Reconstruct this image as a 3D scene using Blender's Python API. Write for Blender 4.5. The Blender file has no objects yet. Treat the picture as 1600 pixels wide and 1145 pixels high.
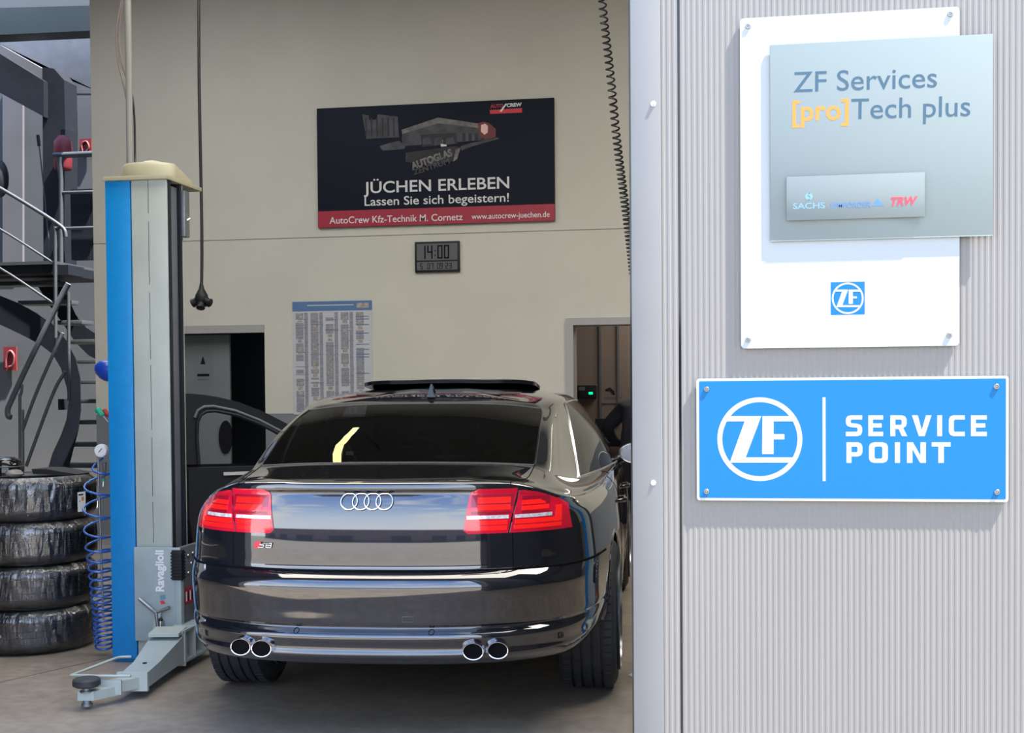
import bpy, bmesh, math, random
import numpy as np
from mathutils import Vector, Matrix
from mathutils.bvhtree import BVHTree
random.seed(7)
SC = bpy.context.scene
COL = SC.collection
R = math.radians
V = Vector

# ------------------------------------------------------------------ camera
FPX, PPY, CAMH = 2000.0, 661.6, 1.3827
_y, _p, _r = R(9.4424), R(-1.4608), R(-0.4722)
_f = V((-math.sin(_y), math.cos(_y), 0)); _rt = V((math.cos(_y), math.sin(_y), 0)); _u = V((0, 0, 1))
FWD = _f * math.cos(_p) + _u * math.sin(_p)
_u2 = _u * math.cos(_p) - _f * math.sin(_p)
RGT = _rt * math.cos(_r) + _u2 * math.sin(_r)
UPV = _u2 * math.cos(_r) - _rt * math.sin(_r)
CPOS = V((0, 0, CAMH))
cd = bpy.data.cameras.new('camera'); cam = bpy.data.objects.new('camera', cd); COL.objects.link(cam)
m = Matrix((RGT, UPV, -FWD)).transposed().to_4x4(); m.translation = CPOS
cam.matrix_world = m
cd.sensor_width = 36.0; cd.lens = FPX / 1600 * 36; cd.shift_y = (PPY - 572.5) / 1600
cd.clip_start = 0.05; cd.clip_end = 300
SC.camera = cam

def ray(px, py):
    return FWD + RGT * ((px - 800) / FPX) - UPV * ((py - PPY) / FPX)
def at(px, py, Y):
    """real point on the plane y = Y that the photograph shows at (px, py)"""
    d = ray(px, py); return CPOS + d * (Y / d.y)
def on_floor(px, py, z=0.0):
    d = ray(px, py); return CPOS + d * ((z - CAMH) / d.z)

# ------------------------------------------------------------------ world, sun, exposure
SC.view_settings.view_transform = 'Standard'; SC.view_settings.look = 'None'
SC.view_settings.gamma = 1.0; SC.view_settings.use_curve_mapping = False
SC.view_settings.exposure = 0.0
W = bpy.data.worlds.new('sky'); SC.world = W; W.use_nodes = True
nt = W.node_tree; N = nt.nodes; Lk = nt.links
bg = N['Background']; bg.inputs['Strength'].default_value = 4.2
tc = N.new('ShaderNodeTexCoord'); sx = N.new('ShaderNodeSeparateXYZ'); Lk.new(tc.outputs['Generated'], sx.inputs[0])
cr = N.new('ShaderNodeValToRGB'); Lk.new(sx.outputs['Z'], cr.inputs[0])
e = cr.color_ramp.elements; e[0].position = 0.0; e[0].color = (1.0, 1.06, 1.14, 1); e[1].position = 0.9; e[1].color = (0.16, 0.33, 0.80, 1)
q = e.new(0.3); q.color = (0.60, 0.78, 1.06, 1)
nz = N.new('ShaderNodeTexNoise'); nz.inputs['Scale'].default_value = 2.6; nz.inputs['Detail'].default_value = 6
mp = N.new('ShaderNodeMapping'); mp.inputs['Scale'].default_value = (1, 1, 2.5); Lk.new(tc.outputs['Generated'], mp.inputs[0]); Lk.new(mp.outputs[0], nz.inputs['Vector'])
cr2 = N.new('ShaderNodeValToRGB'); cr2.color_ramp.elements[0].position = 0.5; cr2.color_ramp.elements[1].position = 0.72; Lk.new(nz.outputs[0], cr2.inputs[0])
mx = N.new('ShaderNodeMixRGB'); mx.inputs[2].default_value = (1.0, 1.0, 1.0, 1); Lk.new(cr2.outputs[0], mx.inputs[0]); Lk.new(cr.outputs[0], mx.inputs[1]); Lk.new(mx.outputs[0], bg.inputs[0])
sd = bpy.data.lights.new('sun', 'SUN'); sun = bpy.data.objects.new('sun', sd); COL.objects.link(sun)
sd.energy = 27.0; sd.angle = R(0.6); sd.color = (1.0, 0.95, 0.86)
SUN_DIR = V((-0.035, 0.0105, -0.069)).normalized()
sun.rotation_euler = SUN_DIR.to_track_quat('-Z', 'Y').to_euler(); sun.location = (3, -3, 8)
def area(name, loc, sx_, sy_, energy, color=(1, .97, .9), rot=(0, 0, 0)):
    a = bpy.data.lights.new(name, 'AREA'); a.shape = 'RECTANGLE'; a.size = sx_; a.size_y = sy_; a.energy = energy; a.color = color
    o = bpy.data.objects.new(name, a); COL.objects.link(o); o.location = loc; o.rotation_euler = rot; return o
area('hall_fill', (2.2, 7.4, 5.45), 2.0, 3.0, 230, (1.0, 0.94, 0.82))  # this and the next two: unseen fill added to brighten the hall
area('hall_fill', (-5.0, 8.6, 5.45), 1.8, 2.4, 90, (0.95, 0.97, 1.0))
area('hall_fill', (-1.4, 5.6, 5.45), 5.4, 2.6, 280, (1.0, 0.95, 0.85))
area('stair_fill', (-8.4, 13.6, 5.9), 1.4, 1.2, 5, (0.75, 0.87, 1.0))  # unseen fill for the stairwell, no fixture behind it
area('store_fill', (-4.4, 13.2, 2.5), .5, .5, 1.6, (.7, .82, 1.0))  # faint fill added to lift the dark store room
area('back_room_fill', (-0.4, 13.6, 2.75), 1.2, 1.2, 30, (1.0, 0.88, 0.75))  # added fill that brightens the room beyond the right doorway

# ------------------------------------------------------------------ materials
MATS = {}
def mat(name, col, rough=0.5, metal=0.0, noise=0.0, nscale=8.0, bump=0.0, bscale=60.0, coat=0.0, spec=0.5, emit=None, estr=1.0, alpha_tint=None, stretch=None):
    if name in MATS: return MATS[name]
    m_ = bpy.data.materials.new(name); m_.use_nodes = True; n = m_.node_tree.nodes; l = m_.node_tree.links
    b = n['Principled BSDF']; b.inputs['Base Color'].default_value = (*col, 1); b.inputs['Roughness'].default_value = rough
    b.inputs['Metallic'].default_value = metal; b.inputs['Coat Weight'].default_value = coat; b.inputs['Coat Roughness'].default_value = 0.02
    b.inputs['Specular IOR Level'].default_value = spec
    t = n.new('ShaderNodeTexCoord'); src = t.outputs['Object']
    if stretch:
        mm = n.new('ShaderNodeMapping'); mm.inputs['Scale'].default_value = stretch; l.new(src, mm.inputs[0]); src = mm.outputs[0]
    if noise > 0:
        x = n.new('ShaderNodeTexNoise'); x.inputs['Scale'].default_value = nscale; x.inputs['Detail'].default_value = 5; l.new(src, x.inputs['Vector'])
        r_ = n.new('ShaderNodeValToRGB'); r_.color_ramp.elements[0].position = .3; r_.color_ramp.elements[1].position = .7
        r_.color_ramp.elements[0].color = (*[c * (1 - noise) for c in col], 1); r_.color_ramp.elements[1].color = (*[min(1, c * (1 + noise)) for c in col], 1)
        l.new(x.outputs[0], r_.inputs[0]); l.new(r_.outputs[0], b.inputs['Base Color'])
    if bump > 0:
        x2 = n.new('ShaderNodeTexNoise'); x2.inputs['Scale'].default_value = bscale; x2.inputs['Detail'].default_value = 4; l.new(src, x2.inputs['Vector'])
        bp = n.new('ShaderNodeBump'); bp.inputs['Strength'].default_value = bump; bp.inputs['Distance'].default_value = 0.01; l.new(x2.outputs[0], bp.inputs['Height']); l.new(bp.outputs[0], b.inputs['Normal'])
    if emit: b.inputs['Emission Color'].default_value = (*emit, 1); b.inputs['Emission Strength'].default_value = estr
    MATS[name] = m_; return m_
def glassmat(name, tint, rough=0.0, ior=1.5, extra=0.0):
    if name in MATS: return MATS[name]
    m_ = bpy.data.materials.new(name); m_.use_nodes = True; n = m_.node_tree.nodes; l = m_.node_tree.links
    n.remove(n['Principled BSDF']); out = n['Material Output']
    t = n.new('ShaderNodeBsdfTransparent'); t.inputs[0].default_value = (*tint, 1)
    g = n.new('ShaderNodeBsdfGlossy'); g.inputs['Roughness'].default_value = rough
    f = n.new('ShaderNodeFresnel'); f.inputs[0].default_value = ior
    mx_ = n.new('ShaderNodeMixShader')
    if extra > 0:
        ad = n.new('ShaderNodeMath'); ad.operation = 'ADD'; ad.inputs[1].default_value = extra; l.new(f.outputs[0], ad.inputs[0]); l.new(ad.outputs[0], mx_.inputs[0])
        nz_ = n.new('ShaderNodeTexNoise'); nz_.inputs['Scale'].default_value = 8; nz_.inputs['Detail'].default_value = 6; nz_.inputs['Distortion'].default_value = 1.2
        tcx = n.new('ShaderNodeTexCoord'); mpx = n.new('ShaderNodeMapping'); mpx.inputs['Scale'].default_value = (2.2, 2.2, .35)
        l.new(tcx.outputs['Object'], mpx.inputs[0]); l.new(mpx.outputs[0], nz_.inputs['Vector'])
        bp = n.new('ShaderNodeBump'); bp.inputs['Strength'].default_value = 1.0; bp.inputs['Distance'].default_value = .02; l.new(nz_.outputs[0], bp.inputs['Height'])
        l.new(bp.outputs[0], g.inputs['Normal'])
    else: l.new(f.outputs[0], mx_.inputs[0])
    l.new(t.outputs[0], mx_.inputs[1]); l.new(g.outputs[0], mx_.inputs[2]); l.new(mx_.outputs[0], out.inputs[0])
    MATS[name] = m_; return m_

M = dict(
 paint=mat('black_car_paint', (.006, .007, .011), .05, coat=1.0, spec=.9),
 plastic=mat('black_plastic', (.010, .012, .016), .5, spec=.3),
 trimblk=mat('gloss_black_trim', (.006, .007, .009), .08),
 rubber=mat('tyre_rubber', (.022, .024, .030), .62, noise=.25, nscale=30, bump=.15, bscale=120),
 rubber2=mat('stacked_tyre_rubber', (.030, .033, .042), .42, noise=.25, nscale=30, bump=.2, bscale=90),
 chrome=mat('chrome', (.82, .83, .86), .08, 1.0),
 alu=mat('satin_aluminium', (.62, .64, .68), .28, 1.0),
 rim=mat('alloy_rim', (.42, .44, .50), .25, 1.0),
 steel=mat('galvanised_steel', (.24, .26, .29), .42, .85, noise=.12, nscale=40),
 railsteel=mat('dull_rail_steel', (.065, .075, .085), .5, .3, noise=.12, nscale=30),
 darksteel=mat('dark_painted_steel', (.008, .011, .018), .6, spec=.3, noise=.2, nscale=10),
 redlens=mat('red_lens', (.60, .006, .03), .07, coat=1.0),
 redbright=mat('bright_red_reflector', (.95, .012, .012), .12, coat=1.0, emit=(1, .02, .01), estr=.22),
 reddark=mat('deep_red_lens', (.30, .006, .022), .12, coat=1.0),
 whitelens=mat('clear_indicator_strip', (.78, .79, .80), .12, .25, noise=.35, nscale=70, coat=1.0),
 glass=glassmat('tinted_window_glass', (.13, .15, .17), 0.0, 1.5),
 clearglass=glassmat('clear_window_glass', (.55, .60, .62), 0.0, 1.5),
 film=glassmat('clear_wrapping_film', (.80, .82, .86), .13, 1.45, .10),
 leather=mat('dark_leather', (.009, .010, .014), .6, spec=.3),
 white=mat('white_sign_board', (.285, .31, .32), .35),
 signblue=mat('sign_blue', (.004, .105, .265), .5, spec=.2, noise=.02, nscale=300),
 signwhite=mat('sign_white_print', (.30, .325, .33), .4),
 greypanel=mat('greenish_grey_glass_panel', (.138, .168, .168), .28),
 greypanel2=mat('small_grey_glass_panel', (.125, .15, .15), .28),
 paneledge=mat('panel_edge', (.25, .32, .30), .2),
 slate=mat('slate_blue_print', (.016, .056, .092), .5),
 amber=mat('amber_print', (.47, .165, .012), .5),
 printred=mat('red_print', (.60, .03, .05), .5),
 palblue=mat('pale_blue_print', (.11, .23, .34), .5),
 cyanblue=mat('light_blue_print', (.05, .14, .32), .5),
 wall=mat('cream_hall_wall', (.60, .59, .53), .85, noise=.035, nscale=1.6, bump=.12, bscale=45),
 wain=mat('grey_wainscot_paint', (.20, .22, .25), .6, noise=.06, nscale=3),
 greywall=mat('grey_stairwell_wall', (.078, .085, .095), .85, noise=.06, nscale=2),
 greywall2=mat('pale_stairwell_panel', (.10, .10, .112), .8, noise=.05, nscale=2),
 ceil=mat('hall_ceiling', (.25, .27, .30), .9),
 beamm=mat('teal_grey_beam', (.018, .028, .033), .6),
 facade=mat('light_grey_metal_cladding', (.152, .146, .139), .42, .0, noise=.02, nscale=2),
 flashing=mat('grey_frame_flashing', (.150, .153, .157), .35, .0, noise=.03, nscale=3),
 asphalt=mat('yard_paving', (.21, .19, .165), .9, noise=.15, nscale=3, bump=.3, bscale=80),
 bluepaint=mat('blue_lift_paint', (.002, .205, .53), .38, noise=.06, nscale=20),
 liftgrey=mat('pale_grey_lift_paint', (.37, .41, .385), .42, noise=.07, nscale=5),
 liftgrey2=mat('blue_grey_carriage_paint', (.30, .355, .37), .42, noise=.08, nscale=7),
 darkgreymetal=mat('dark_grey_carriage_side', (.10, .11, .13), .5, noise=.1, nscale=9),
 liftcream=mat('cream_plastic_cover', (.36, .34, .235), .45, noise=.05, nscale=9),
 bluehose=mat('blue_air_hose', (.012, .10, .42), .25, coat=.5),
 bluegloss=mat('blue_plastic', (.012, .055, .42), .3),
 green=mat('green_handle', (.01, .34, .22), .4),
 red=mat('red_paint', (.42, .018, .03), .45),
 dimred=mat('fire_sign_red', (.16, .014, .022), .6),
 cable=mat('black_cable', (.012, .013, .018), .4),
 greycable=mat('grey_cable', (.22, .20, .19), .5),
 pvc=mat('grey_conduit_pipe', (.25, .25, .24), .4),
 navy=mat('banner_navy', (.010, .013, .026), .6, spec=.15),
 crimson=mat('banner_red', (.36, .018, .045), .45),
 bgrey=mat('banner_grey_print', (.055, .056, .068), .6, noise=.5, nscale=9),
 bgrey2=mat('banner_dark_grey_print', (.018, .019, .030), .6, noise=.5, nscale=12),
 bgrey3=mat('banner_pale_grey_print', (.17, .16, .16), .6, noise=.4, nscale=14),
 bglow=mat('banner_pink_print', (.85, .55, .52), .6),
 bglow2=mat('banner_dim_red_print', (.16, .035, .04), .6),
 bwhite=mat('banner_white_print', (.72, .73, .76), .5),
 lcd=mat('lcd_grey', (.105, .105, .115), .6),
 lcdink=mat('lcd_black', (.006, .006, .010), .7, spec=.2),
 paper=mat('poster_paper', (.52, .54, .58), .6),
 postblue=mat('poster_blue', (.09, .19, .38), .6),
 inkgrey=mat('poster_grey_ink', (.27, .28, .34), .6, noise=.35, nscale=60, stretch=(1, 1, 4)),
 inktan=mat('poster_tan_ink', (.36, .33, .30), .6, noise=.35, nscale=50),
 ledgreen=mat('green_led', (.0, .6, .15), .4, emit=(0, 1, .25), estr=2.5),
 screen=mat('monitor_screen', (.3, .35, .4), .3, emit=(.75, .85, .95), estr=.45),
 doorgrey=mat('grey_door_leaf', (.15, .17, .18), .6, noise=.05, nscale=3),
 doorframe=mat('pale_door_frame', (.38, .38, .39), .5),
 brownwall=mat('back_room_wall', (.20, .165, .145), .8, noise=.06, nscale=2),
 skin=mat('skin', (.40, .22, .15), .55),
 navycloth=mat('dark_navy_cloth', (.012, .014, .026), .85, bump=.3, bscale=40),
 hair=mat('dark_hair', (.02, .014, .01), .6),
 exhaust=mat('exhaust_black', (.004, .004, .005), .9, spec=.05),
 lamp=mat('pillar_streak_glow', (.9, .9, .85), .5, emit=(1, .93, .80), estr=14.0),
 lampwarm=mat('window_streak_glow', (.9, .8, .5), .5, emit=(1, .80, .36), estr=14.0),
 brick=mat('mauve_grey_far_wall', (.20, .16, .18), .8, noise=.1, nscale=1),
 signedge=mat('screw_steel', (.25, .25, .26), .3, .9),
 shoe=mat('dark_floor_mat', (.02, .02, .022), .8),
)
for k_ in ('black_car_paint',): MATS[k_].node_tree.nodes['Principled BSDF'].inputs['Coat IOR'].default_value = 1.62
# concrete floor with darker patches
def floor_mat():
    m_ = bpy.data.materials.new('concrete_floor'); m_.use_nodes = True; n = m_.node_tree.nodes; l = m_.node_tree.links
    b = n['Principled BSDF']; b.inputs['Roughness'].default_value = .42; b.inputs['Specular IOR Level'].default_value = .35
    t = n.new('ShaderNodeTexCoord')
    a = n.new('ShaderNodeTexNoise'); a.inputs['Scale'].default_value = 1.6; a.inputs['Detail'].default_value = 8; a.inputs['Roughness'].default_value = .65
    l.new(t.outputs['Object'], a.inputs['Vector'])
    r_ = n.new('ShaderNodeValToRGB'); r_.color_ramp.elements[0].position = .32; r_.color_ramp.elements[1].position = .68
    r_.color_ramp.elements[0].color = (.20, .172, .142, 1); r_.color_ramp.elements[1].color = (.30, .256, .208, 1)
    l.new(a.outputs[0], r_.inputs[0])
    c = n.new('ShaderNodeTexNoise'); c.inputs['Scale'].default_value = 14; c.inputs['Detail'].default_value = 6; l.new(t.outputs['Object'], c.inputs['Vector'])
    x = n.new('ShaderNodeMixRGB'); x.blend_type = 'MULTIPLY'; x.inputs[0].default_value = .45
    r2 = n.new('ShaderNodeValToRGB'); r2.color_ramp.elements[0].position = .35; r2.color_ramp.elements[0].color = (.55, .54, .53, 1); r2.color_ramp.elements[1].position = .6
    l.new(c.outputs[0], r2.inputs[0]); l.new(r_.outputs[0], x.inputs[1]); l.new(r2.outputs[0], x.inputs[2]); l.new(x.outputs[0], b.inputs['Base Color'])
    bp = n.new('ShaderNodeBump'); bp.inputs['Strength'].default_value = .15; bp.inputs['Distance'].default_value = .004; l.new(c.outputs[0], bp.inputs['Height']); l.new(bp.outputs[0], b.inputs['Normal'])
    return m_
M['floor'] = floor_mat()

# ------------------------------------------------------------------ mesh helpers
def tag(o, label=None, cat=None, group=None, kind=None):
    if label: o['label'] = label
    if cat: o['category'] = cat
    if group: o['group'] = group
    if kind: o['kind'] = kind
    return o
def empty(name, loc, label, cat, group=None, rz=0.0):
    o = bpy.data.objects.new(name, None); COL.objects.link(o); o.location = loc; o.rotation_euler = (0, 0, rz); o.empty_display_size = .1
    return tag(o, label, cat, group)
def setp(o, parent):
    if parent is None: return o
    o.parent = parent
    if parent.type == 'EMPTY':
        o.matrix_parent_inverse = (Matrix.Translation(parent.location) @ Matrix.Rotation(parent.rotation_euler.z, 4, 'Z')).inverted()
    return o
class MB:
    def __init__(s): s.v = []; s.f = []; s.mi = []; s.cur = 0
    def add(s, vs, fs):
        b = len(s.v); s.v += [tuple(v) for v in vs]; s.f += [tuple(b + i for i in f) for f in fs]; s.mi += [s.cur] * len(fs); return s
    def box(s, x0, x1, y0, y1, z0, z1, bev=0.0, mtx=None):
        if bev > 0:
            bm = bmesh.new(); bmesh.ops.create_cube(bm, size=1.0)
            for v in bm.verts: v.co = V((x0 + (v.co.x + .5) * (x1 - x0), y0 + (v.co.y + .5) * (y1 - y0), z0 + (v.co.z + .5) * (z1 - z0)))
            bmesh.ops.bevel(bm, geom=list(bm.edges), offset=bev, segments=2, affect='EDGES', profile=.6)
            bm.verts.index_update(); vs = [v.co.copy() for v in bm.verts]; fs = [[v.index for v in f.verts] for f in bm.faces]; bm.free()
        else:
            vs = [V((x, y, z)) for x in (x0, x1) for y in (y0, y1) for z in (z0, z1)]
            fs = [(0, 1, 3, 2), (4, 6, 7, 5), (0, 4, 5, 1), (2, 3, 7, 6), (0, 2, 6, 4), (1, 5, 7, 3)]
        if mtx: vs = [mtx @ v for v in vs]
        return s.add(vs, fs)
    def tube(s, pts, r, n=10, caps=True, closed=False):
        pts = [V(p) for p in pts]; rs = r if isinstance(r, (list, tuple)) else [r] * len(pts)
        vs = []; prev = None; L_ = len(pts)
        for i, p in enumerate(pts):
            a = pts[(i - 1) % L_] if (closed or i > 0) else p; b = pts[(i + 1) % L_] if (closed or i < L_ - 1) else p
            t = (b - a).normalized()
            if prev is None:
                up = V((0, 0, 1)) if abs(t.z) < .9 else V((1, 0, 0)); n1 = t.cross(up).normalized()
            else:
                n1 = (prev - t * prev.dot(t)).normalized()
            prev = n1; n2 = t.cross(n1)
            for k in range(n):
                a_ = 2 * math.pi * k / n; vs.append(p + (n1 * math.cos(a_) + n2 * math.sin(a_)) * rs[i])
        fs = []
        for i in range(L_ if closed else L_ - 1):
            j = (i + 1) % L_
            for k in range(n): fs.append((i * n + k, i * n + (k + 1) % n, j * n + (k + 1) % n, j * n + k))
        if caps and not closed: fs.append(tuple(range(n - 1, -1, -1))); fs.append(tuple((L_ - 1) * n + k for k in range(n)))
        return s.add(vs, fs)
    def lathe(s, prof, n=32, mtx=None, close=False):
        """prof: (radius, height) about z"""
        vs = []; P = len(prof)
        for i in range(n):
            a = 2 * math.pi * i / n
            for r_, h in prof: vs.append(V((r_ * math.cos(a), r_ * math.sin(a), h)))
        fs = []
        for i in range(n):
            j = (i + 1) % n
            for k in range(P if close else P - 1):
                k2 = (k + 1) % P; fs.append((i * P + k, j * P + k, j * P + k2, i * P + k2))
        if mtx: vs = [mtx @ v for v in vs]
        return s.add(vs, fs)
    def prism(s, outline, depth, mtx=None):
        """outline in local xz, thick along +y"""
        n = len(outline); vs = [V((x, 0, z)) for x, z in outline] + [V((x, depth, z)) for x, z in outline]
        if mtx: vs = [mtx @ v for v in vs]
        ar = sum(outline[i][0] * outline[(i + 1) % n][1] - outline[(i + 1) % n][0] * outline[i][1] for i in range(n))
        fr = tuple(range(n)); bk = tuple(range(2 * n - 1, n - 1, -1)); sd_ = [(i, i + n, (i + 1) % n + n, (i + 1) % n) for i in range(n)]
        if ar < 0: fr = fr[::-1]; bk = bk[::-1]; sd_ = [f[::-1] for f in sd_]
        return s.add(vs, [fr, bk] + sd_)
    def ball(s, c, rx, ry=None, rz=None, n=16, m_=10):
        ry = ry or rx; rz = rz or rx; c = V(c); vs = []; fs = []
        for i in range(m_ + 1):
            p = math.pi * i / m_
            for k in range(n):
                a = 2 * math.pi * k / n; vs.append(c + V((rx * math.sin(p) * math.cos(a), ry * math.sin(p) * math.sin(a), rz * math.cos(p))))
        for i in range(m_):
            for k in range(n): fs.append((i * n + k, (i + 1) * n + k, (i + 1) * n + (k + 1) % n, i * n + (k + 1) % n))
        return s.add(vs, fs)
    def build(s, name, mats, parent=None, smooth=35, keep=False):
        me = bpy.data.meshes.new(name); me.from_pydata(s.v, [], s.f)
        if not isinstance(mats, (list, tuple)): mats = [mats]
        for x in mats: me.materials.append(x)
        for p, i in zip(me.polygons, s.mi): p.material_index = i
        me.validate(); me.update()
        if smooth:
            me.polygons.foreach_set('use_smooth', [True] * len(me.polygons)); me.set_sharp_from_angle(angle=R(smooth))
        o = bpy.data.objects.new(name, me); COL.objects.link(o)
        return setp(o, parent)
def mbox(name, m_, x0, x1, y0, y1, z0, z1, parent=None, bev=0.0):
    return MB().box(x0, x1, y0, y1, z0, z1, bev).build(name, m_, parent)
def struct(o): return tag(o, kind='structure')
def spline(pts, n=8):
    """Catmull-Rom through points"""
    pts = [V(p) for p in pts]; out = []
    ext = [pts[0] * 2 - pts[1]] + pts + [pts[-1] * 2 - pts[-2]]
    for i in range(1, len(ext) - 2):
        a, b, c, d = ext[i - 1:i + 3]
        for k in range(n):
            t = k / n
            out.append(.5 * ((2 * b) + (c - a) * t + (2 * a - 5 * b + 4 * c - d) * t * t + (3 * b - a - 3 * c + d) * t ** 3))
    out.append(pts[-1]); return out
def text(name, body, size, m_, mtx, parent=None, bold=0.0, extrude=.001, width=None, align='LEFT', shear=0.0, spacing=1.0, shape=None):
    cu = bpy.data.curves.new(name, 'FONT'); cu.body = body; cu.size = size; cu.offset = bold; cu.extrude = extrude; cu.align_x = align; cu.shear = shear; cu.space_character = spacing
    cu.resolution_u = 4
    tmp = bpy.data.objects.new('tmp', cu); COL.objects.link(tmp)
    dg = bpy.context.evaluated_depsgraph_get(); me = bpy.data.meshes.new_from_object(tmp.evaluated_get(dg))
    bpy.data.objects.remove(tmp); bpy.data.curves.remove(cu)
    xs = [v.co.x for v in me.vertices]
    if width and xs:
        k = width / (max(xs) - min(xs)); x0 = min(xs) if align == 'LEFT' else 0
        for v in me.vertices: v.co.x = (v.co.x - x0) * k
    # lettering lies in local xy; turn to xz facing -y
    for v in me.vertices: v.co = mtx @ V((v.co.x, -v.co.z, v.co.y))
    if shape:
        for v in me.vertices: v.co = shape(v.co)
    return words(name, me, m_, parent, size * (k if width else 1) * .20)
def words(name, me, m_, parent, gap):
    """one mesh per word: loose pieces are grouped wherever the gap along the line is wide"""
    n = len(me.vertices); par = list(range(n))
    def find(a):
        while par[a] != a: par[a] = par[par[a]]; a = par[a]
        return a
    for p in me.polygons:
        v0 = find(p.vertices[0])
        for v in p.vertices[1:]: par[find(v)] = v0
    co = [v.co.copy() for v in me.vertices]; a0 = co[0]
    d = max((c_ - a0 for c_ in co), key=lambda q: q.length); d = d.normalized() if d.length else V((1, 0, 0))
    isl = {}
    for i in range(n): isl.setdefault(find(i), []).append(i)
    sp = sorted((min(co[i].dot(d) for i in l_), max(co[i].dot(d) for i in l_), r_) for r_, l_ in isl.items())
    grp = []; hi = None
    for lo_, hi_, r_ in sp:
        if hi is None or lo_ - hi > gap: grp.append([r_]); hi = hi_
        else: grp[-1].append(r_); hi = max(hi, hi_)
    out = None
    for g_ in grp:
        gs = set(g_); mb = MB(); mp2 = {}
        for r_ in g_:
            for i in isl[r_]: mp2[i] = len(mb.v); mb.v.append(tuple(co[i]))
        for p in me.polygons:
            if find(p.vertices[0]) in gs: mb.f.append(tuple(mp2[v] for v in p.vertices)); mb.mi.append(0)
        o = mb.build(name, m_, parent, 0); out = out or o
    bpy.data.meshes.remove(me); return out
def T(x, y, z, rz=0.0): return Matrix.Translation((x, y, z)) @ Matrix.Rotation(rz, 4, 'Z')

# ------------------------------------------------------------------ the building
FY = 3.65            # outside face of the facade
BY = 11.8            # back wall of the hall
OX1 = -0.259         # right edge of the opening
OX0 = -3.35          # left edge of the opening
OZ = 3.3
struct(MB().box(-16, 14, FY + .0, 18.5, -.12, 0).build('floor', M['floor']))
struct(MB().box(-60, 60, -60, FY, -.14, -.004).build('ground', M['asphalt']))
# saw joints in the concrete
fj = MB()
for a, b in (((on_floor(0, 1066)), (on_floor(150, 1032))),):
    d = (b - a).normalized(); nn = V((-d.y, d.x, 0)) * .003; a2 = a - d * 1.2; b2 = b + d * .4
    fj.add([a2 - nn + V((0, 0, .0006)), b2 - nn + V((0, 0, .0006)), b2 + nn + V((0, 0, .0006)), a2 + nn + V((0, 0, .0006))], [(0, 1, 2, 3)])
struct(fj.build('trim_1', M['darksteel'], smooth=0))
# back wall with two doorways
WL = at(148, 500, BY).x
DL0, DL1 = -5.21 - .25, at(413, 510, BY).x
DR0, DR1 = at(890, 503, BY).x, at(890, 503, BY).x + .95
DZ = 2.02
JZ = at(600, 368, BY).z
WZ = at(600, 645, BY).z
def wallpanels():
    up = MB(); lo = MB()
    g = .004
    up.box(WL, 6, BY, BY + .24, JZ + g, 5.6)
    up.box(WL + g, 6, BY + .012, BY + .24, JZ - g, JZ + g)
    for x0, x1 in ((WL, DL0), (DL1, DR0), (DR1, 6)):
        up.box(x0, x1, BY, BY + .24, WZ, JZ - g)
    for x0, x1 in ((DL0, DL1), (DR0, DR1)): up.box(x0, x1, BY, BY + .24, DZ, JZ - g)
    for x0, x1 in ((WL, DL0), (DL1, DR0), (DR1, 6)): lo.box(x0, x1, BY, BY + .24, 0, WZ)
    o = struct(up.build('wall_back', M['wall'], smooth=0)); p = lo.build('wainscot', M['wain'], o, smooth=0)
wallpanels()
struct(mbox('wall_right', mat('dark_right_wall', (.05, .052, .06), .8), 6, 6.2, FY + .2, BY + .24, 0, 5.6))
struct(mbox('wall_left', M['greywall'], -16.2, -16, FY + .2, 18.5, 0, 6.4))
struct(mbox('ceiling', M['ceil'], -7.0, 6.2, FY, BY + .24, 5.6, 5.8))
struct(mbox('trim_2', M['beamm'], -16.2, -7.0, FY, BY + .2, 6.2, 6.4))
# stairwell beyond the end of the cream wall
SY = 15.6
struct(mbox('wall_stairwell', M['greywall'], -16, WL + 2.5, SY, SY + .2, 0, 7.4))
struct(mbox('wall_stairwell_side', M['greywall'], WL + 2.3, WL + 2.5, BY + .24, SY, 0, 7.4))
# front wall: left of opening, lintel, and the cladding at the right
fr = MB(); fr.box(-16, OX0, FY, FY + .2, 0, 6.2); fr.box(OX0, OX1, FY, FY + .2, OZ, 6.2); fr.box(OX1 + .05, 8, FY + .03, FY + .2, 0, 6.2)
struct(fr.build('wall_front', mat('dark_front_wall', (.07, .075, .085), .8), smooth=0))
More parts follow.
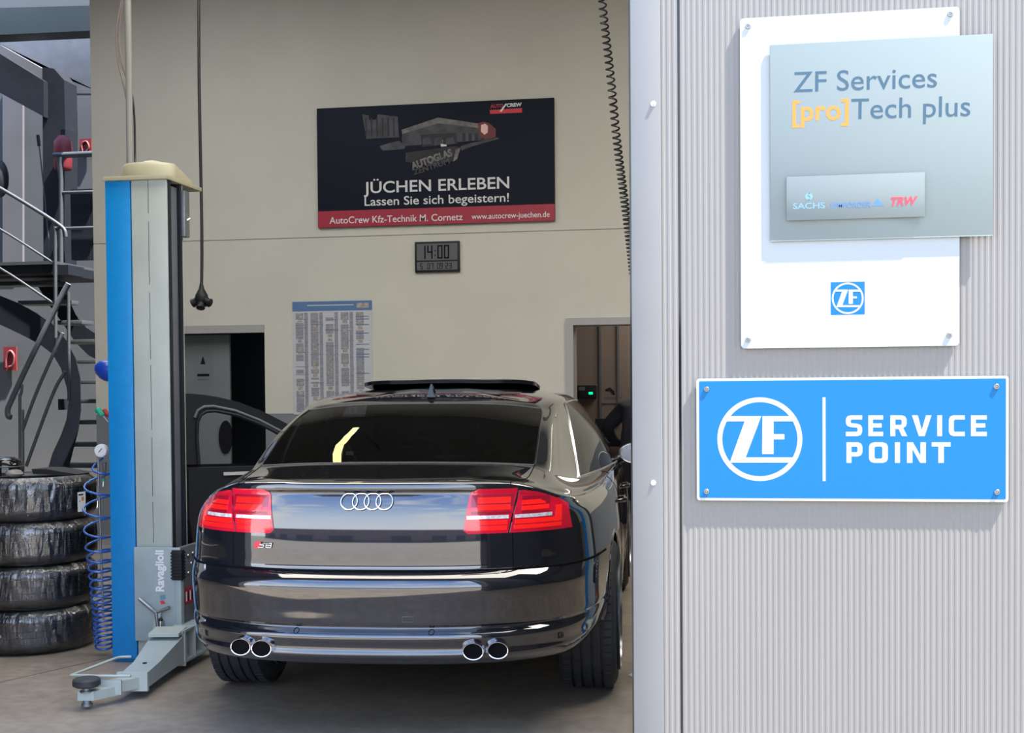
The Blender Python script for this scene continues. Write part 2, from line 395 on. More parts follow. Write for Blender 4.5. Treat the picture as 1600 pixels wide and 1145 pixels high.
# flat flashing beside the opening
FX1 = at(1035, 600, FY).x; JX = at(1063, 600, FY).x
fl = MB(); fl.box(OX1, FX1, FY - .012, FY + .03, -.004, 5.0, .003); fl.box(OX1, OX1 + .05, FY + .02, FY + .2, -.004, 5.0)
frame = struct(fl.build('trim_3', M['flashing']))
struct(mbox('trim_4', M['trimblk'], OX1 - .006, OX1 - .0005, FY + .012, FY + .2, 0, 5.0))
for px, py in ((1021, 162), (1021, 754)):
    p = at(px, py, FY - .012); s_ = MB(); s_.lathe([(0, .006), (.0045, .006), (.006, .003), (.0065, 0)], 14, Matrix.Translation(p) @ Matrix.Rotation(R(90), 4, 'X')); s_.lathe([(.0075, .0), (.0075, .0015), (0, .0015)], 14, Matrix.Translation(p) @ Matrix.Rotation(R(90), 4, 'X'))
    s_.build('screw', M['chrome'], frame)
def corrugated(name, x0, x1, pitch, depth, y):
    mb = MB(); xs = []; n = int(round((x1 - x0) / pitch)); pitch = (x1 - x0) / n
    for i in range(n):
        a = x0 + i * pitch
        xs += [(a, y), (a + pitch * .14, y - depth), (a + pitch * .52, y - depth), (a + pitch * .66, y)]
    xs.append((x1, y))
    vs = []; fs = []
    for x, yy in xs: vs += [(x, yy, -.004), (x, yy, 5.0)]
    for i in range(len(xs) - 1): fs.append((2 * i, 2 * i + 2, 2 * i + 3, 2 * i + 1))
    mb.add(vs, fs); mb.box(x0, x1, y + .001, y + .03, -.004, 5.0)
    return struct(mb.build(name, M['facade'], smooth=0))
corrugated('trim_5', FX1, JX - .004, .0135, .0009, FY - .006)
corrugated('wall_cladding', JX + .003, 2.6, .0157, .0008, FY - .004)
struct(mbox('trim_6', M['trimblk'], JX - .004, JX + .003, FY + .0, FY + .03, 0, 5.0))

# opposite side of the yard (what the paintwork mirrors)
ob = empty('far_building', (0, -24, 0), 'long low mauve grey building across the yard, behind the viewer', 'building')
mbox('wall', M['brick'], -30, 26, -28, -24, .5, 2.9, ob)
mbox('base_wall', M['darkgreymetal'], -30, 26, -28, -23.98, 0, .5, ob)
mbox('parapet', M['brick'], -30.2, 26.2, -28.2, -23.8, 2.9, 3.1, ob)
for i in range(9): mbox('door_panel', M['greywall'], -28 + i * 6, -25 + i * 6, -24.03, -23.9, 0, 1.5, ob)

# ------------------------------------------------------------------ signs on the cladding
SYP = FY - .0165
def plate(x0, x1, z0, z1, y0, y1, rad, n=6):
    """rounded rectangle slab, front face y0"""
    out = []
    for cx, cz, a0 in ((x1 - rad, z1 - rad, 0), (x0 + rad, z1 - rad, 90), (x0 + rad, z0 + rad, 180), (x1 - rad, z0 + rad, 270)):
        for k in range(n + 1):
            a = R(a0 + 90 * k / n); out.append((cx + rad * math.cos(a), cz + rad * math.sin(a)))
    return MB().prism(out, y1 - y0, T(0, y0, 0))
def cap_screw(p, parent, r=.0075):
    mt = Matrix.Translation(p) @ Matrix.Rotation(R(90), 4, 'X')
    s_ = MB(); s_.lathe([(0, .0035), (r * .45, .0018), (r * .5, .0032), (r * .85, .0032), (r, .002), (r, 0)], 16, mt)
    return s_.build('screw', M['signedge'], parent)
def zf_mark(parent, mp_, y, m_, name_ring='logo_ring', name_l='logo_letter'):
    """ring and two letters; mp_ maps photo crop units to world on plane y"""
    cx, cz, ro, ri = 377, 344, 197, 174
    n = 56; vs = []; fs = []
    for i in range(n):
        a = 2 * math.pi * i / n
        for r_ in (ro, ri):
            p = mp_(cx + r_ * math.cos(a), cz - r_ * .985 * math.sin(a)); vs += [(p.x, y, p.z), (p.x, y + .0003, p.z)]
    for i in range(n):
        a = 4 * i; b = 4 * ((i + 1) % n); fs += [(a, a + 2, b + 2, b), (a, b, b + 1, a + 1), (a + 2, a + 3, b + 3, b + 2)]
    MB().add(vs, fs).build(name_ring, m_, parent, smooth=0)
    Z = [(222, 237), (384, 237), (312, 428), (532, 428), (517, 453), (237, 453), (306, 262), (207, 262)]
    F = [(389, 237), (528, 237), (543, 262), (441, 262), (441, 320), (491, 320), (491, 345), (441, 345), (441, 413), (387, 413)]
    for P in (Z, F):
        o2 = [(mp_(a, b).x, mp_(a, b).z) for a, b in P]
        MB().prism(o2, .0003, T(0, y - .0001, 0)).build(name_l, m_, parent, smooth=0)

# blue service sign
a, b = at(1088, 592, SYP), at(1576, 785, SYP)
SX0, SX1, SZ1, SZ0 = a.x, b.x, a.z + .001, b.z + .001
s1 = empty('service_sign', (0, 0, 0), 'wide bright blue wall sign with white rim reading SERVICE POINT beside a round logo', 'sign')
plate(SX0, SX1, SZ0, SZ1, SYP, FY - .0085, .009).build('board', M['signwhite'], s1)
plate(SX0 + .0075, SX1 - .0075, SZ0 + .0075, SZ1 - .0075, SYP - .0003, SYP + .001, .003).build('blue_face', M['signblue'], s1)
def mpb(cx, cy): return at(1060 + cx / 2.963, 570 + cy / 2.964, SYP)
zf_mark(s1, mpb, SYP - .0005, M['signwhite'])
a, b = mpb(667, 150), mpb(682, 538)
MB().box(a.x, b.x, SYP - .0005, SYP - .0002, b.z, a.z).build('divider_bar', M['signwhite'], s1, smooth=0)
# square-cut lettering drawn as polygons on a 7 x 10 grid
GL = {
 'S': [[(7, 10), (2, 10), (.6, 9.4), (0, 8), (0, 6.2), (.6, 4.9), (2, 4.3), (4.6, 4.1), (5, 3.7), (5, 2.5), (4.6, 2.1), (0, 2.1), (0, 0), (5, 0), (6.4, .6), (7, 2), (7, 4), (6.4, 5.3), (5.2, 5.9), (2.4, 6.2), (2.1, 6.6), (2.1, 7.5), (2.5, 7.9), (7, 7.9)]],
 'E': [[(7, 10), (0, 10), (0, 0), (7, 0), (7, 2.1), (2.2, 2.1), (2.2, 4.1), (6.3, 4.1), (6.3, 6.1), (2.2, 6.1), (2.2, 7.9), (7, 7.9)]],
 'R': [[(0, 0), (2.2, 0), (2.2, 3.4), (3.6, 3.4), (5, 0), (7.4, 0), (5.6, 3.9), (6.8, 4.8), (7.1, 6), (7.1, 8), (6.5, 9.4), (5, 10), (0, 10), (0, 5.4), (2.2, 5.4), (2.2, 7.9), (4.5, 7.9), (4.9, 7.5), (4.9, 5.8), (4.5, 5.4), (0, 5.4)]],
 'V': [[(0, 10), (2.4, 10), (4, 3), (5.7, 10), (8, 10), (5.2, 0), (2.8, 0)]],
 'I': [[(0, 0), (2.2, 0), (2.2, 10), (0, 10)]],
 'C': [[(7, 10), (2, 10), (.6, 9.4), (0, 8), (0, 2), (.6, .6), (2, 0), (7, 0), (7, 2.1), (2.7, 2.1), (2.2, 2.6), (2.2, 7.4), (2.7, 7.9), (7, 7.9)]],
 'P': [[(0, 0), (2.2, 0), (2.2, 3.1), (5, 3.1), (6.4, 3.7), (7, 5), (7, 8), (6.4, 9.4), (5, 10), (0, 10), (0, 5.2), (2.2, 5.2), (2.2, 7.9), (4.4, 7.9), (4.8, 7.5), (4.8, 5.6), (4.4, 5.2), (0, 5.2)]],
 'O': [[(2, 0), (5.4, 0), (6.8, .6), (7.4, 2), (7.4, 8), (6.8, 9.4), (5.4, 10), (3.7, 10), (3.7, 7.9), (4.7, 7.9), (5.2, 7.4), (5.2, 2.6), (4.7, 2.1), (2.7, 2.1), (2.2, 2.6), (2.2, 7.4), (2.7, 7.9), (3.7, 7.9), (3.7, 10), (2, 10), (.6, 9.4), (0, 8), (0, 2), (.6, .6)]],
 'N': [[(0, 0), (2.1, 0), (2.1, 6.5), (5, 0), (7.2, 0), (7.2, 10), (5.1, 10), (5.1, 3.6), (2.3, 10), (0, 10)]],
 'T': [[(2.6, 0), (4.8, 0), (4.8, 7.9), (7.4, 7.9), (7.4, 10), (0, 10), (0, 7.9), (2.6, 7.9)]],
}
def gletter(ch, x0, x1, ztop, zbot):
    for P in GL[ch]:
        w = max(p[0] for p in P); pts = []
        for gx, gz in P:
            c = mpb(x0 + (x1 - x0) * gx / w, zbot + (ztop - zbot) * gz / 10); pts.append((c.x, c.z))
        MB().prism(pts, .0003, T(0, SYP - .0005, 0)).build('letter', M['signwhite'], s1, smooth=0)
for ch, x0, x1 in (('S', 775, 851), ('E', 879, 948), ('R', 981, 1060), ('V', 1081, 1172), ('I', 1198, 1221), ('C', 1252, 1326), ('E', 1354, 1428)): gletter(ch, x0, x1, 233, 330)
for ch, x0, x1 in (('P', 778, 852), ('O', 882, 970), ('I', 1002, 1026), ('N', 1058, 1146), ('T', 1172, 1260)): gletter(ch, x0, x1, 358, 454)
for px, py in ((1104, 608), (1557, 604), (1104, 768), (1558, 769)): cap_screw(at(px, py, SYP - .001), s1)

# white board with the stacked grey panels
s2 = empty('partner_sign', (0, 0, 0), 'tall white sign board carrying a greenish grey glass panel, mounted above the blue sign', 'sign')
a, b = at(1156, 30, SYP), at(1499, 540, SYP)
a2 = at(1499, 9, SYP)
WX0, WX1, WZ1, WZ0 = a.x, b.x, (a.z + a2.z) / 2, b.z
plate(WX0, WX1, WZ0, WZ1, SYP, FY - .0085, .011).build('board', M['white'], s2)
for px, py in ((1169, 41), (1485, 22), (1169, 531), (1483, 524)): cap_screw(at(px, py, SYP - .0005), s2)
GY = SYP - .0078
a, b = at(1203, 71, GY), at(1551, 366, GY); GX0, GX1, GZ1, GZ0 = a.x, b.x, (a.z + at(1551, 52, GY).z) / 2, (at(1203, 377, GY).z + at(1551, 367, GY).z) / 2
gp = MB(); gp.box(GX0, GX1, GY, GY + .004, GZ0, GZ1, .0008); gpo = gp.build('grey_panel', M['greypanel'], s2)
for x in (GX0 + .05, WX1 - .06):
    for z in (GZ0 + .06, GZ1 - .06): MB().box(x - .012, x + .012, GY + .004, SYP, z - .012, z + .012).build('spacer', M['alu'], gpo, smooth=0)
MB().box(GX0, GX1, GY - .0003, GY + .004, GZ0 - .0012, GZ0 + .0005).build('glass_edge', M['paneledge'], gpo, smooth=0)
LY = GY - .0098
c1 = at(1228, 290, LY)
a, b = at(1229, 344, LY), at(1445, 268, LY)
PX0, PX1, PZ0, PZ1 = a.x, b.x, (a.z + at(1445, 339, LY).z) / 2, (at(1229, 277, LY).z + b.z) / 2
spn = MB().box(PX0, PX1, LY, LY + .004, PZ0, PZ1, .0006).build('small_panel', M['greypanel2'], s2)
for x in (PX0 + .03, PX1 - .03): MB().box(x - .008, x + .008, LY + .004, GY, PZ0 + .03, PZ0 + .05).build('spacer', M['alu'], spn, smooth=0)
def ltext(name, body, p0, p1, size_px, m_, bold, Y, parent, **k):
    """text whose baseline runs from photo point p0 to p1"""
    a = at(*p0, Y); b = at(*p1, Y); w = (b - a); s_ = size_px * (a.y / FPX) * 1.0
    mt = Matrix.Translation((a.x, Y, a.z)) @ Matrix.Rotation(-math.atan2(w.z, w.x), 4, 'Y')
    return text(name, body, s_, m_, mt, parent, bold=bold * s_, width=math.hypot(w.x, w.z), extrude=(.0001 if Y < 5 else .0006), **k)
ltext('lettering', 'ZF Services', (1240, 144), (1464, 136), 44, M['slate'], .002, GY - .0002, gpo)
ltext('lettering', '[pro]', (1238, 189), (1326, 186), 44, M['amber'], .014, GY - .0002, gpo)
ltext('lettering', 'Tech plus', (1330, 186), (1516, 181), 44, M['slate'], .002, GY - .0002, gpo)
ltext('lettering', 'SACHS', (1239, 326.5), (1289, 325), 12.5, M['palblue'], .015, LY - .0005, spn)
ltext('lettering', 'LEMFÖRDER', (1298, 325), (1361, 323), 11.5, M['cyanblue'], .01, LY - .0005, spn)
ltext('lettering', 'TRW', (1392, 321), (1434, 319), 17, M['printred'], .035, LY - .0005, spn, shear=.25)
def pxpoly(pts, Y, th, name, m_, parent, smooth=0):
    o2 = [(at(a, b, Y).x, at(a, b, Y).z) for a, b in pts]
    return MB().prism(o2, th, T(0, Y, 0)).build(name, m_, parent, smooth=smooth)
pxpoly([(1362, 322), (1371, 310), (1381, 321)], LY - .0003, .0003, 'triangle_mark', M['cyanblue'], spn)
for k in range(2):
    sgn = 1 if k else -1; pts = []
    for t in range(9): a_ = R(-80 + 20 * t); pts.append((1264 + sgn * (2 + 7 * math.cos(a_)) - sgn * 3, 307 + 6 * math.sin(a_) * sgn))
    for t in range(9): a_ = R(80 - 20 * t); pts.append((1264 + sgn * (0 + 5 * math.cos(a_)) - sgn * 3, 307 + 3.6 * math.sin(a_) * sgn + 1.4 * sgn))
    pxpoly(pts, LY - .0003, .0003, 'swirl_mark', M['palblue'], spn)
a, b = at(1298, 441, SYP), at(1351, 491, SYP)
lg = MB().box(a.x, b.x, SYP - .0003, SYP + .0004, b.z, a.z).build('logo_square', M['signblue'], s2, smooth=0)
def mps(cx, cy): return at(1324.5 + (cx - 377) * 25.0 / 197, 466 + (cy - 344) * 25.0 / 197, SYP)
zf_mark(lg, mps, SYP - .0005, M['white'])

# ------------------------------------------------------------------ things on the back wall
def wbox(name, m_, x0, y0, x1, y1, Y0, Y1, parent=None, bev=0.0):
    a, b = at(x0, y0, Y0), at(x1, y1, Y0)
    return MB().box(min(a.x, b.x), max(a.x, b.x), Y0, Y1, min(a.z, b.z), max(a.z, b.z), bev).build(name, m_, parent, smooth=30)
bn = empty('banner_board', (-2.68, BY, 3), 'big dark blue advertising board with red bottom stripe, high on the cream wall', 'banner')
BBY = BY - .03
bx0, bx1, bz0, bz1 = -3.815, -1.54, 2.95, 4.08
c = .012
MB().box(bx0, bx1, BBY, BY, bz0, bz1, .004).build('board', M['navy'], bn)
MB().box(bx0, bx1, BBY - .002, BBY + .001, bz0, bz0 + .155).build('red_stripe', M['crimson'], bn, smooth=0)
def bp(cx, cy):   # crop (1600x898 over 410x230 px) to board plane
    return (480 + cx / 3.902, 140 + cy / 3.902)
BT = BBY - .0035
def bpoly(pts, m_, name='printed_picture', dy=0):
    return pxpoly([bp(*p) for p in pts], BT + dy, .001, name, m_, bn)
bpoly([(335, 150), (375, 158), (378, 185), (425, 182), (430, 150), (470, 155), (552, 165), (560, 290), (360, 300)], M['bgrey'])
bpoly([(440, 345), (500, 325), (560, 312), (600, 345), (590, 362), (460, 372)], M['bgrey'])
for k in range(6): bpoly([(352 + k * 34, 172), (362 + k * 34, 172), (364 + k * 34, 285), (354 + k * 34, 285)], M['bgrey2'], dy=-.001)
bpoly([(575, 245), (798, 170), (1100, 215), (1100, 240), (800, 205), (580, 270)], M['bgrey3'], dy=-.001)
bpoly([(578, 270), (800, 205), (1100, 240), (1105, 305), (915, 320), (580, 345)], M['bgrey'], dy=-.0005)
bpoly([(690, 275), (910, 262), (915, 330), (700, 350)], M['bgrey2'], dy=-.0015)
for k in range(4): bpoly([(945 + k * 38, 265), (965 + k * 38, 265), (966 + k * 38, 312), (946 + k * 38, 314)], M['bgrey2'], dy=-.0012)
bpoly([(812, 310), (826, 308), (830, 335), (850, 333), (850, 345), (815, 348)], M['bwhite'], dy=-.002)
bpoly([(600, 385), (890, 345), (930, 350), (915, 430), (760, 465), (600, 440)], M['bgrey2'], dy=0)
bpoly([(935, 345), (1000, 325), (1160, 292), (1170, 300), (1010, 345), (940, 372)], M['bgrey'], dy=0)
for k in range(3): bpoly([(705 + k * 70, 300), (725 + k * 70, 292), (750 + k * 70, 292), (760 + k * 70, 330), (706 + k * 70, 338)], M['bgrey'], dy=-.0022)
bpoly([(1040, 205), (1075, 195), (1110, 205), (1150, 240), (1150, 290), (1110, 300), (1050, 290)], M['bglow2'], dy=-.0016)
bpoly([(1060, 215), (1085, 208), (1102, 222), (1100, 262), (1080, 275), (1058, 255)], M['bglow'], dy=-.0022)
bpoly([(905, 365), (935, 355), (915, 420), (890, 440)], M['bgrey3'], dy=-.001)
ltext('lettering', 'AUTOGLAS', bp(640, 488), bp(888, 400), 15.5, M['bgrey3'], .05, BT - .003, bn)
ltext('lettering', 'ZENTRUM', bp(650, 520), bp(870, 450), 12, M['bgrey'], .03, BT - .003, bn)
ltext('lettering', 'JÜCHEN ERLEBEN', bp(345, 632), bp(1232, 600), 26, M['bwhite'], .012, BT, bn)
ltext('lettering', 'Lassen Sie sich begeistern!', bp(350, 708), bp(1230, 682), 19.5, M['bwhite'], .008, BT, bn)
ltext('lettering', 'AutoCrew Kfz-Technik M. Cornetz', bp(136, 818), bp(948, 795), 15.5, M['bwhite'], .006, BT, bn)
ltext('lettering', 'www.autocrew-juechen.de', bp(1002, 790), bp(1478, 775), 12.5, M['bwhite'], .006, BT, bn)
bpoly([(1113, 124), (1310, 112), (1310, 140), (1115, 148)], M['printred'], dy=-.001)
ltext('lettering', 'AUTO', bp(1116, 112), bp(1196, 107), 7.6, M['crimson'], .04, BT, bn)
ltext('lettering', 'CREW', bp(1216, 106), bp(1308, 100), 7.6, M['bwhite'], .04, BT, bn)
bpoly([(1172, 134), (1186, 134), (1218, 86), (1210, 84)], M['bwhite'], dy=-.002)

ck = empty('wall_clock', (-2.66, BY, 2.5), 'dark digital wall clock showing 14:00 below the advertising board', 'clock')
CY_ = BY - .03
x0, x1, z0, z1 = at(648, 400, CY_).x, at(718, 400, CY_).x, at(683, 425, CY_).z, at(683, 377, CY_).z
MB().box(x0, x1, CY_, BY, z0, z1, .006).build('case', M['plastic'], ck)
zm = z0 + (z1 - z0) * .36
MB().box(x0 + .02, x1 - .02, CY_ - .002, CY_ + .001, zm + .008, z1 - .02).build('display', M['lcd'], ck, smooth=0)
MB().box(x0 + .02, x1 - .02, CY_ - .002, CY_ + .001, z0 + .02, zm - .006).build('display', M['lcd'], ck, smooth=0)
SEG = {'0': 'abcdef', '1': 'bc', '2': 'abged', '3': 'abgcd', '4': 'fgbc', '5': 'afgcd', '6': 'afgedc', '7': 'abc', '8': 'abcdefg', '9': 'abcfgd'}
def digit(mb, ch, x, z, w, h, t, Y):
    def b(x0, x1, z0, z1): mb.box(x + x0, x + x1, Y, Y + .002, z + z0, z + z1)
    for s_ in SEG.get(ch, ''):
        if s_ == 'a': b(0, w, h - t, h)
        if s_ == 'd': b(0, w, 0, t)
        if s_ == 'g': b(0, w, h / 2 - t / 2, h / 2 + t / 2)
        if s_ == 'b': b(w - t, w, h / 2, h)
        if s_ == 'c': b(w - t, w, 0, h / 2)
        if s_ == 'f': b(0, t, h / 2, h)
        if s_ == 'e': b(0, t, 0, h / 2)
sx0 = at(658, 400, CY_).x; u = (x1 - x0) / 232.0   # crop units
for ch, cx in (('1', 30), ('4', 66), ('0', 118), ('0', 152)):
    mb = MB(); digit(mb, ch, x0 + cx * u, zm + .022, 27 * u, (z1 - zm) - .058, 7 * u, CY_ - .004); mb.build('digit', M['lcdink'], ck, smooth=0)
for zc in (.05, .09): MB().box(x0 + 103 * u, x0 + 110 * u, CY_ - .004, CY_ - .002, zm + zc, zm + zc + .01).build('colon_dot', M['lcdink'], ck, smooth=0)
for ch, cx in (('5', 28), ('0', 66), ('7', 84), ('0', 116), ('9', 132), ('2', 160), ('3', 178)):
    mb = MB(); digit(mb, ch, x0 + cx * u, z0 + .030, 13 * u, zm - z0 - .05, 3 * u, CY_ - .004); mb.build('digit', M['lcdink'], ck, smooth=0)

po = empty('wall_poster', (-3.7, BY, 1.2), 'tall printed table poster with blue header on the cream wall left of the clock', 'poster')
PY_ = BY - .006
x0, x1, z1, z0 = -4.088, -3.30, 2.262, 1.172
MB().box(x0, x1, PY_, BY, z0, z1).build('sheet', M['paper'], po, smooth=0)
MB().box(x0, x1, PY_ - .002, PY_, z1 - .10, z1 - .01).build('header', M['postblue'], po, smooth=0)
MB().box(x1 - .15, x1 - .03, PY_ - .004, PY_ - .002, z1 - .08, z1 - .03).build('header_label', M['inktan'], po, smooth=0)
MB().box(x0 + .15, x1 - .18, PY_ - .004, PY_ - .002, z1 - .052, z1 - .042).build('header_line', M['paper'], po, smooth=0)
cw_ = (x1 - x0 - .04) / 5; rr = random.Random(3)
for k in range(5):
    cx = x0 + .02 + k * cw_; mb = MB(); ml = MB(); mt_ = MB(); z = z1 - .115
    while z > z0 + .03:
        h = rr.uniform(.012, .05)
        if rr.random() < .8: mb.box(cx + .012, cx + cw_ * .58, PY_ - .002, PY_, z - h, z - .003)
        if rr.random() < .5: mt_.box(cx + cw_ * .2, cx + cw_ * .5, PY_ - .003, PY_, z - h * .8, z - .005)
        z -= h
    if k < 4: ml.box(cx + cw_ * .66, cx + cw_ * .88, PY_ - .002, PY_, z0 + .02, z1 - .115)
    for q_ in range(9): zz = z0 + .04 + rr.random() * (z1 - z0 - .18); ml.box(cx + .008, cx + cw_ - .012, PY_ - .0035, PY_, zz, zz + .005)
    tag(mb.build('table_column', M['inkgrey'], po, smooth=0), kind='stuff'); tag(ml.build('table_rule', M['postblue'] if k == 4 else MATS['poster_grey_ink'], po, smooth=0), kind='stuff'); tag(mt_.build('table_column', M['inktan'], po, smooth=0), kind='stuff')

# left doorway: lintel, open leaf with warning sign, dark room behind
struct(mbox('trim_7', M['doorframe'], DL0, DL1, BY - .02, BY + .05, DZ - .055, DZ + .02))
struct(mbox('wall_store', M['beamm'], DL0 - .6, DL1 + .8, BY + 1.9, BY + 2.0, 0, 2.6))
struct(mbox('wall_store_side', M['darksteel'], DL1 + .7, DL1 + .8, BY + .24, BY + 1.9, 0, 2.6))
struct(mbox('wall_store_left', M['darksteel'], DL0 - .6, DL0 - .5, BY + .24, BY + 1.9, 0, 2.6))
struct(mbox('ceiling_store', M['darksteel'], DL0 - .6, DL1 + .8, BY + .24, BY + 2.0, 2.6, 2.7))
d1 = empty('door_1', (DL0, BY + .2, 0), None, None); tag(d1, kind='structure')
LX = at(361, 560, BY + .2).x
MB().box(DL0 + .02, LX, BY + .16, BY + .20, .01, DZ - .06, .004).build('door_leaf', M['doorgrey'], d1)
Yd = BY + .158
pxpoly([(317, 556), (313, 569), (321, 569)], Yd, .002, 'warning_triangle', M['lcdink'], d1)
wbox('sign_line', M['lcdink'], 308, 584, 327, 588, Yd, Yd + .002, d1); wbox('sign_line', M['darkgreymetal'], 309, 592, 326, 594, Yd, Yd + .002, d1)
pxpoly([(352 + 10.5 * math.cos(R(a)), 683 + 26 * math.sin(R(a))) for a in range(0, 360, 15)], Yd - .02, .02, 'oval_plate', M['lcdink'], d1)
wbox('sign_sheet', M['doorgrey'], 302, 540, 334, 602, Yd + .001, Yd + .002, d1)
# right doorway
fd = MB(); a = at(886, 503, BY); 
fd.box(DR0 - .03, DR0 + .035, BY - .03, BY + .26, 0, DZ + .03); fd.box(DR0 + .0355, DR1 - .0355, BY - .03, BY + .26, DZ - .035, DZ + .03); fd.box(DR1 - .035, DR1 + .05, BY - .03, BY + .26, 0, DZ + .03)
struct(fd.build('trim_8', M['doorframe']))
RB = 14.4
struct(mbox('wall_office', M['brownwall'], DR0 - 1.5, 4, RB, RB + .1, 0, 3.0)); struct(mbox('wall_office_left', M['brownwall'], DR0 - 1.5, DR0 - 1.4, BY + .24, RB, 0, 3))
struct(mbox('wall_office_right', M['brownwall'], 4, 4.1, BY + .24, RB + .1, 0, 3)); struct(mbox('ceiling_office', M['ceil'], DR0 - 1.5, 4.1, BY + .24, RB + .1, 3.0, 3.1))
ch_ = empty('charging_unit', at(916, 613, RB), 'small black wall charger with a green light, seen through the right doorway', 'charger')
def wb2(name, m_, x0, y0, x1, y1, Y0, Y1, parent, bev=0.0):
    return wbox(name, m_, x0, y0, x1, y1, Y0, Y1, parent, bev)
wb2('housing', M['plastic'], 901, 602, 931, 622, RB - .08, RB, ch_, .008); wb2('indicator_light', M['ledgreen'], 920, 612.5, 926, 616, RB - .084, RB - .079, ch_)
wb2('label_panel', M['darkgreymetal'], 904, 604, 914, 610, RB - .083, RB - .079, ch_)
ns = empty('tool_notice', at(957, 616, RB), 'pale notice with a dark tool picture beside the black charger', 'notice')
wb2('sheet', M['brownwall'], 934, 603, 973, 630, RB - .01, RB, ns)
o = pxpoly([(946, 608), (953, 605), (960, 611), (961, 617), (957, 617), (953, 611), (946, 611)], RB - .014, .003, 'tool_picture', M['plastic'], ns)
wb2('text_line', M['darkgreymetal'], 944, 620, 972, 623, RB - .013, RB - .01, ns)
for px in (938, 966):
    rl = mbox('rail', M['darkgreymetal'], at(px, 560, RB).x - .012, at(px, 560, RB).x + .012, RB - .03, RB, 1.0, 2.2)
    tag(rl, 'thin vertical dark rail on the back room wall, %s of the two' % ('left' if px == 938 else 'right'), 'rail', 'back room wall rails')
sk = wbox('socket_strip', M['plastic'], 930, 654, 949, 676, RB - .05, RB); tag(sk, 'small black socket box low on the back room wall under the charger', 'socket box')
mo = empty('computer_monitor', at(985, 660, RB - .5), 'lit computer monitor with black bezel at the edge of the right doorway', 'monitor')
wb2('bezel', M['plastic'], 977, 636, 1030, 668, RB - .5, RB - .46, mo, .004); wb2('screen', M['screen'], 979.5, 639, 1028, 664, RB - .503, RB - .5, mo)
wb2('stand', M['plastic'], 1000, 668, 1008, 690, RB - .49, RB - .47, mo)
p = at(1003, 690, RB - .5)
dk = empty('office_desk', (0, 0, 0), 'dark desk in the back room carrying the monitor', 'desk')
mbox('desk_top', M['darksteel'], p.x - .5, p.x + .9, RB - .8, RB - .05, p.z - .04, p.z, dk)
for x in (p.x - .45, p.x + .85): mbox('leg', M['darksteel'], x - .03, x + .03, RB - .7, RB - .1, 0, p.z - .04, dk)

# ------------------------------------------------------------------ cables hanging in the hall
CBY = 8.5
cb = empty('hanging_socket', at(315, 440, CBY), 'black four-way socket block hanging on a long cable in front of the cream wall', 'socket')
def chl(o, parent): return setp(o, parent)
pts = spline([at(308.8, -300, CBY), at(310.5, 0, CBY), at(311, 120, CBY), at(313, 230, CBY), at(315, 330, CBY), at(315.5, 400, CBY), at(315, 446, CBY)], 6)
chl(MB().tube(pts, .0115, 8).build('cable', M['cable'], None), cb)
pc = at(315, 467, CBY)
hb = MB(); hb.lathe([(.009, .115), (.014, .095), (.020, .070), (.034, .045), (.044, .025), (.046, .0), (.040, -.03), (.026, -.045), (0, -.05)], 20, Matrix.Translation(pc)); chl(hb.build('socket_body', M['plastic'], None, 60), cb)
for d in ((-.90, -.10, -.42), (.90, -.10, -.42), (0.05, -.42, -.90), (0, .95, -.3)):
    d = V(d).normalized(); q0 = MB().tube([pc + d * .02 + V((0, 0, .008)), pc + d * .048, pc + d * .072, pc + d * .078], [.030, .027, .032, .026], 16); chl(q0.build('socket_outlet', M['plastic'], None, 50), cb)
cc = empty('coiled_cable', at(960, 200, CBY), 'black coiled spiral cable hanging at the right beside the door frame', 'cable')
a, b = at(939, -160, CBY), at(989, 420, CBY); n = 62 * 10; cpts = []
aX = [at(x, y, CBY) for x, y in ((934, -140), (941, 0), (953, 110), (964, 220), (974, 300), (983, 370), (990, 430))]; ax_ = spline(aX, 24); L_ = len(ax_) - 1
for i in range(n + 1):
    t = i / n; s_ = t * L_; k = min(int(s_), L_ - 1); c0 = ax_[k].lerp(ax_[k + 1], s_ - k); a_ = 2 * math.pi * i / 10
    cpts.append(c0 + V((.024 * math.cos(a_), .024 * math.sin(a_), 0)))
chl(MB().tube(cpts, .0065, 6).build('cable_coil', M['cable'], None), cc)

